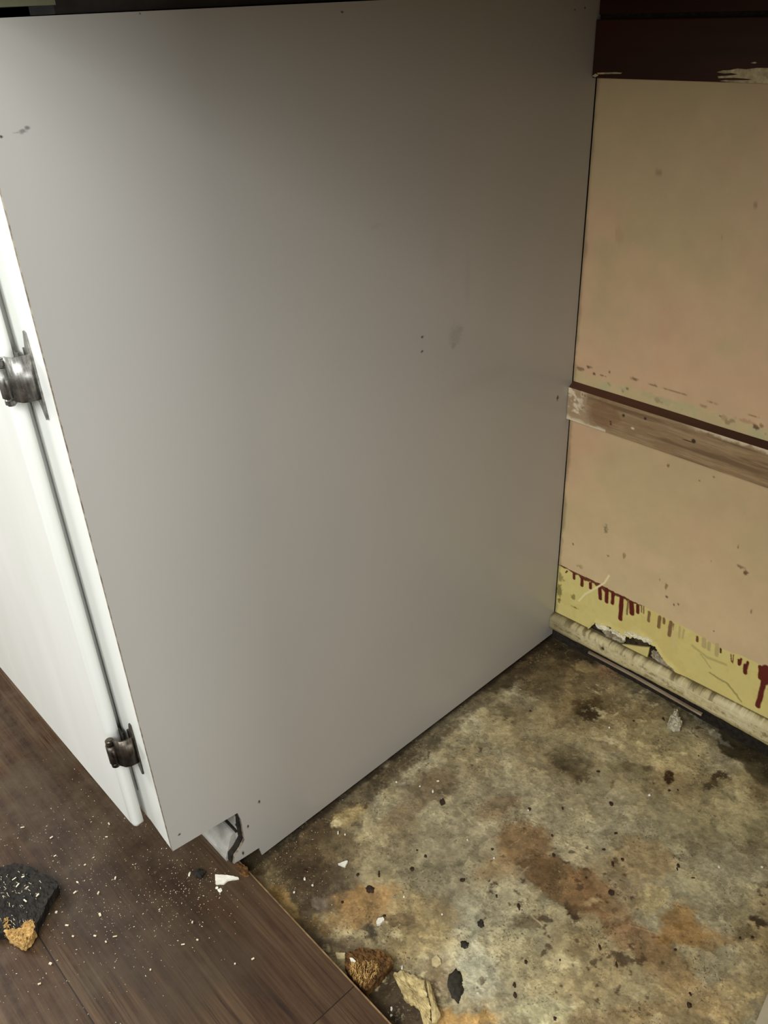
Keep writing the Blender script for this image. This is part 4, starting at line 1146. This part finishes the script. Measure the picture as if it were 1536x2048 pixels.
ws = piece('wood_scrap', o_, fz(o_), 0.010, M_rot, 'brown rotted wood scrap lying against the laminate edge', 'wood scrap', 12, top_noise=0.0022, edge=0.0012, n=120, rings=24, fr=240)
fr_ = [(x, y) for x, y in o_]
cx_, cy_ = sum(p[0] for p in fr_) / len(fr_), sum(p[1] for p in fr_) / len(fr_)
low = [((x - cx_) * 0.62 + cx_ + 0.002, (y - cy_) * 0.62 + cy_ - 0.007) for x, y in fr_]
bm = bmesh.new()
bm_fibres(bm, low, fz(o_) + 0.0100, fz(o_) + 0.0122, 260, 0.002, 0.006, 0.0006, 35, -0.82)
from_bm('splintered_face', bm, M_tan, ws)['label'] = 'tan splintered fibres'
o_ = [(0.2065,0.1119),(0.2114,0.1205),(0.2239,0.1259),(0.2331,0.1295),(0.244,0.1213),(0.2553,0.1154),(0.2691,0.1025),(0.2684,0.0951),(0.2562,0.1061),(0.2474,
 0.106),(0.2354,0.102),(0.2281,0.105),(0.2171,0.1081)]
piece('vinyl_scrap', o_, fz(o_), 0.0035, M_vinyl, 'torn cream vinyl scrap at the bottom edge of the bay floor', 'vinyl scrap', 14, top_noise=0.0022, edge=0.0016, n=120, rings=10, fr=140)
o_ = [(0.2356,0.1306),(0.2422,0.1302),(0.2512,0.1251),(0.2624,0.1192),(0.2693,0.1161),(0.2715,0.1083),(0.2691,0.1039),(0.2559,0.1161),(0.2454,0.1227)]
piece('vinyl_scrap', o_, fz(o_), 0.0055, M_vinyl, 'narrow curled vinyl strip right of the torn cream vinyl scrap', 'vinyl scrap', 15, top_noise=0.0012, edge=0.0008, n=90, rings=6, fr=90, dome=0.003)
o_ = [(0.2231,0.5943),(0.2182,0.6098),(0.2165,0.6238),(0.2198,0.627),(0.2261,0.6176),(0.2336,0.6123),(0.2369,0.6029),(0.2323,0.5984),(0.2258,0.5995)]
piece('plaster_lump', o_, fz(o_), 0.010, M_plast, 'rough whitish plaster lump lying on floor near the wall', 'plaster lump', 16, top_noise=0.004, edge=0.002, n=80, rings=8, fr=190, dome=0.003)
o_ = [(0.0026,0.0643),(0.0063,0.0698),(0.0155,0.0709),(0.0235,0.0673),(0.0206,0.0626),(0.0125,0.0615)]
piece('chipboard_crumb', o_, ZL - 0.001, 0.005, M_rot, 'tan crumb at the foot of the toe kick corner', 'crumb', 17, top_noise=0.002, edge=0.001, n=60, rings=6, fr=250)
o_ = [(-0.0254,0.0249),(-0.0245,0.0295),(-0.0191,0.0339),(-0.014,0.0346),(-0.0118,0.0279),(-0.0165,0.0231)]
piece('black_crumb', o_, ZL, 0.003, M_black, 'black lump on laminate under the cabinet overhang', 'crumb', 18, top_noise=0.002, edge=0.001, n=60, rings=6, fr=250, dome=0.003)
o_ = [(0.4777,0.3518),(0.4833,0.3156),(0.4876,0.2872)]
o_ = o_ + [(o_[-1][0] + 0.13, o_[-1][1] + 0.03), (o_[0][0] + 0.12, o_[0][1] + 0.02)]
bm = bmesh.new()
bm_prism(bm, o_, 2, 0.0005, 0.006)
bmesh.ops.bevel(bm, geom=[e for e in bm.edges], offset=0.0012, segments=2, affect='EDGES')
tag(from_bm('loose_board', bm, M_board, None, (o_[0][0], o_[0][1], 0.0)), 'pale grey board corner lying on the bay floor at the lower right', 'board')


def crumb_mesh(rx, ry, h, seed):
    bm = bmesh.new()
    bmesh.ops.create_icosphere(bm, subdivisions=3, radius=1.0)
    off = Vector((seed * 2.3, seed * 5.1, seed))
    for v_ in bm.verts:
        d = 1 + 0.55 * mnoise.noise(v_.co * 1.5 + off) + 0.2 * mnoise.noise(v_.co * 4 + off)
        v_.co = Vector((v_.co.x * rx * d, v_.co.y * ry * d, max(v_.co.z, -0.5) * h * d))
    return bm


# screen-aligned radii are turned into floor directions along and across the line of sight
VA = Vector((0.7298, 0.6825, 0)).normalized()
ANG = math.atan2(0.73, 0.68)
for i, (x, y, rx, ry, kk) in enumerate([(0.095,0.3016,0.00316,0.00467,1),(0.241,0.4421,0.00211,0.00333,0),(0.1766,0.3674,0.00211,0.002,0),(0.2009,0.4731,0.00211,0.00133,0),(0.2362,0.1869,0.00421,
 0.004,1),(0.2588,0.1487,0.00737,0.01467,1),(0.2326,0.2159,0.00316,0.00467,1),(0.1184,0.1604,0.00421,0.00467,1),(0.0949,0.1627,0.00158,0.002,1),(0.112,0.18,
 0.00105,0.004,1),(0.1337,0.2109,0.00211,0.00267,1),(0.1329,0.2334,0.00158,0.002,1),(0.1204,0.2322,0.00105,0.00133,1),(0.1837,0.2405,0.00316,0.002,1),(0.2231,
 0.2522,0.00105,0.002,1),(0.2716,0.3822,0.00158,0.00133,0),(0.2896,0.3734,0.00105,0.00333,0),(0.2938,0.3858,0.00158,0.002,0),(0.3421,0.4225,0.00158,0.00267,
 0),(0.3618,0.4201,0.00211,0.00133,0),(0.3436,0.4178,0.00105,0.002,0),(0.2361,0.3362,0.00158,0.00267,0),(0.2483,0.259,0.00158,0.004,0),(0.3584,0.2786,0.00105,
 0.00333,0),(0.3088,0.3422,0.00316,0.00333,0),(0.2922,0.2171,0.00158,0.002,0),(0.2988,0.1909,0.00158,0.00267,0),(0.3055,0.1836,0.00158,0.00333,0),(0.4249,
 0.3041,0.00105,0.002,0),(0.3469,0.193,0.00158,0.002,0),(0.4298,0.2939,0.00211,0.00267,0),(0.3912,0.3337,0.00158,0.00133,0),(0.4392,0.4009,0.00158,0.00133,
 0),(0.4306,0.3914,0.00105,0.00133,0),(0.2789,0.3383,0.00105,0.00133,0),(0.2096,0.6091,0.00158,0.00333,0),(0.1839,0.5786,0.00158,0.00133,0),(0.279,0.5087,
 0.00158,0.00133,0),(0.2858,0.5166,0.00105,0.00133,0),(0.2755,0.583,0.00105,0.00133,0),(0.2188,0.3561,0.00105,0.002,0),(0.3355,0.2824,0.00105,0.00333,0),
 (0.3153,0.2429,0.00105,0.00133,0),(0.0484,0.124,0.00211,0.002,1),(0.1081,0.1283,0.00158,0.00133,0),(0.1527,0.1497,0.00158,0.00133,0),(0.2688,0.4102,0.00211,
 0.00133,0),(0.1817,0.2937,0.00158,0.00133,0),(0.2041,0.3958,0.00105,0.002,0),(0.0741,0.4968,0.00158,0.00133,0)]):
    h = min(0.0019, 0.45 * min(rx, ry) + 0.0005)
    bm = crumb_mesh(max(rx, 0.0009), max(ry, 0.0009), h, i + 1)
    me_m = M_crumbk if kk and i in (4, 5, 6) else M_crumb
    o = from_bm('dark_crumb', bm, me_m, None, smooth=True)
    o.location = (x, y, float(floor_z(x, y)) + h * 0.35)
    o.rotation_euler = (0, 0, ANG)
    if i == 5:
        tag(o, 'largest charcoal coloured crumb on the bay floor near the vinyl scrap', 'crumb')
    elif i == 4:
        tag(o, 'oval charcoal coloured crumb just above the largest one', 'crumb')
    elif i == 7:
        tag(o, 'round brown crumb at the top of the orange stain', 'crumb')
    elif i == 0:
        tag(o, 'angular dark brown crumb on the floor beside the side panel', 'crumb')
    else:
        tag(o, 'small dark crumb scattered on the stained bay floor', 'crumb', 'small dark crumbs on the bay floor')

for i, (x, y, z, rx, ry) in enumerate([(0.0152,0.0339,0.012,0.00211,0.002),(0.0102,0.0333,0.012,0.00158,0.00133),(-0.0258,0.0208,0.012,0.00105,0.00267),(0.0566,0.1168,-0.006,0.00105,0.002),
 (0.0694,0.118,-0.006,0.00105,0.00133),(0.0756,0.3049,-0.006,0.00105,0.00267),(0.0691,0.3206,-0.006,0.00158,0.001),(0.152,0.1804,-0.006,0.00105,0.00133),
 (0.1681,0.5451,-0.006,0.00105,0.00133),(0.2661,0.4851,-0.006,0.00158,0.00133),(0.0587,0.2991,-0.006,0.00105,0.00067),(0.0328,0.2833,-0.006,0.00105,0.001),
 (0.1961,0.1945,-0.006,0.00105,0.001),(0.2075,0.1235,-0.006,0.00105,0.002),(0.2299,0.0875,-0.006,0.00105,0.002),(0.234,0.0829,-0.006,0.00105,0.00133),(0.1907,
 0.2858,-0.006,0.00105,0.00133),(0.1532,0.2825,-0.006,0.00079,0.001),(0.3744,0.4523,-0.006,0.00105,0.00133),(0.4074,0.4856,-0.006,0.00105,0.00133),(0.1768,
 0.3644,-0.006,0.00079,0.00133),(0.0367,0.1834,-0.006,0.00079,0.00267),(0.201,0.084,-0.006,0.00158,0.00133),(0.0447,0.1874,-0.006,0.00105,0.00133),(0.0617,
 0.0978,-0.006,0.00105,0.00133)]):
    on_lam = z > 0.005
    zz = z if on_lam else float(floor_z(x, y)) + 0.0006
    if i == 0:
        rx, ry = rx * 1.1, ry * 1.1
    bm = crumb_mesh(max(rx, 0.0008), max(ry, 0.0008), 0.0011, i + 60)
    o = from_bm('white_speck', bm, M_chipw, None)
    o.location = (x, y, zz + 0.0005)
    o.rotation_euler = (0, 0, ANG)
    if i == 0:
        tag(o, 'small white paint curl just below the long white chip', 'paint chip')
    elif on_lam:
        tag(o, 'tiny white paint speck on the dark laminate', 'paint speck', 'white specks on the laminate')
    else:
        tag(o, 'tiny white paint speck on the stained bay floor', 'paint speck', 'white specks on the bay floor')

# ------------------------------------------------------------------ sawdust: fine litter nobody could count
rnd = random.Random(21)
bm = bmesh.new()


def grain(x, y, z, l, w, a, tilt=0.0):
    m = Matrix.Translation((x, y, z + w * 0.3)) @ Matrix.Rotation(a, 4, 'Z') @ Matrix.Rotation(tilt, 4, 'Y')
    r = bmesh.ops.create_cube(bm, size=1)
    for v_ in r['verts']:
        v_.co = m @ Vector((v_.co.x * l, v_.co.y * w, v_.co.z * w * 0.6))


SAWDUST = [(-0.1528,-0.0111,0.0125,0.00278,0.00111,-0.109),(-0.1379,-0.0221,0.0125,0.00222,0.00083,0.787),(-0.1227,-0.0461,0.0125,0.00167,0.00056,1.485),(-0.0509,
 -0.0747,0.0125,0.00278,0.00167,-0.197),(-0.0955,-0.0818,0.0125,0.00278,0.00111,1.72),(-0.1053,-0.0741,0.0125,0.00222,0.00111,0.177),(-0.0646,-0.1057,0.0125,
 0.00278,0.00111,0.703),(-0.017,-0.075,0.0125,0.00333,0.00083,0.985),(-0.0324,-0.0898,0.0125,0.00222,0.00111,0.621),(-0.0181,-0.0847,0.0125,0.00167,0.00111,
 -0.064),(-0.1135,-0.127,0.0262,0.00333,0.00111,0.203),(-0.1103,-0.1145,0.0262,0.00278,0.00111,1.869),(-0.1379,-0.1251,0.0262,0.00333,0.00111,2.016),(-0.1486,
 -0.1246,0.0262,0.00333,0.00083,1.637),(-0.144,-0.1164,0.0262,0.00222,0.00111,1.238),(-0.128,-0.1186,0.0262,0.00222,0.00083,1.491),(-0.087,-0.1071,0.0125,
 0.00167,0.00167,0.792),(-0.0483,-0.1067,0.0125,0.00167,0.00111,0.469),(-0.0364,-0.1368,0.0125,0.00222,0.00167,0.481),(-0.2221,-0.0875,0.0125,0.00333,0.00083,
 1.008),(-0.1835,-0.0689,0.0125,0.00278,0.00111,1.649),(-0.1204,-0.0577,0.0125,0.00167,0.00111,1.483),(-0.0759,-0.0637,0.0125,0.00111,0.00222,0.611),(-0.0797,
 -0.0412,0.0125,0.00111,0.00222,0.79),(0.1046,0.0141,0.0125,0.00222,0.00111,1.373),(0.041,-0.0286,0.0125,0.00278,0.00083,0.982),(-0.0243,-0.1538,0.0125,
 0.00222,0.00111,1.19),(0.0413,-0.0666,0.0125,0.00111,0.00111,0.795),(0.0473,-0.0152,0.0125,0.00167,0.00111,0.455),(-0.0113,-0.0256,0.0125,0.00167,0.00067,
 1.657),(0.0961,-0.0019,0.0125,0.00111,0.00111,0.794),(0.0268,-0.0083,0.0125,0.00111,0.00167,0.792),(-0.1563,-0.077,0.0125,0.00222,0.00083,1.501)]
for (x, y, z, l, w, a) in SAWDUST:
    if z > 0.02:
        continue
    grain(x, y, z, l * 1.3, w * 1.3, a)
k = 0
while k < 1100:
    cx, cy, s = rnd.choice(((-0.10, -0.07, 0.07), (-0.03, -0.02, 0.05), (-0.06, -0.08, 0.06), (-0.18, -0.06, 0.08), (-0.01, 0.02, 0.03), (-0.12, -0.10, 0.10)))
    x, y = rnd.gauss(cx, s), rnd.gauss(cy, s * 0.8)
    if y > YL - 0.004 or x < -0.42 or (y > 0.05 and x < 0.0):
        continue
    k += 1
    sz = rnd.choice((0.00025, 0.0003, 0.00035, 0.0004, 0.0004, 0.0005, 0.0007))
    grain(x, y, ZL, sz * rnd.choice((1, 1.3, 2.2)), sz * 0.75, rnd.uniform(0, 3.14), rnd.uniform(-0.2, 0.2))
k = 0
while k < 260:
    x, y = abs(rnd.gauss(0, 0.05)) + 0.004, YL + abs(rnd.gauss(0.0, 0.07)) + 0.004
    if rnd.random() < 0.15:
        x, y = rnd.uniform(0.02, 0.45), rnd.uniform(0.1, 0.6)
    if y > D - 0.03:
        continue
    k += 1
    sz = rnd.choice((0.0003, 0.0004, 0.0004, 0.0006))
    grain(x, y, float(floor_z(x, y)) + 0.0008, sz * rnd.choice((1, 1.4, 2)), sz * 0.8, rnd.uniform(0, 3.14), rnd.uniform(-0.2, 0.2))
sd = from_bm('sawdust', bm, M_saw)
tag(sd, 'pale sawdust and splinters scattered over the laminate and bay floor', 'sawdust', kind='stuff')

bm = bmesh.new()
for (x, y, z, l, w, a) in SAWDUST:
    if z > 0.02:
        grain(x, y, ZL + 0.0135, l * 1.4, w * 1.2, a)
bm_fibres(bm, [(0.8 * (x - chunk.location.x) + chunk.location.x, 0.8 * (y - chunk.location.y) + chunk.location.y) for x, y in CHUNK], ZL + 0.0132, ZL + 0.0142, 110, 0.0010, 0.0042, 0.0005, 77, 0.05)
sp_ = from_bm('wood_splinters', bm, M_saw, chunk)
sp_['kind'] = 'stuff'
sp_['label'] = 'pale splinters stuck to the black face'
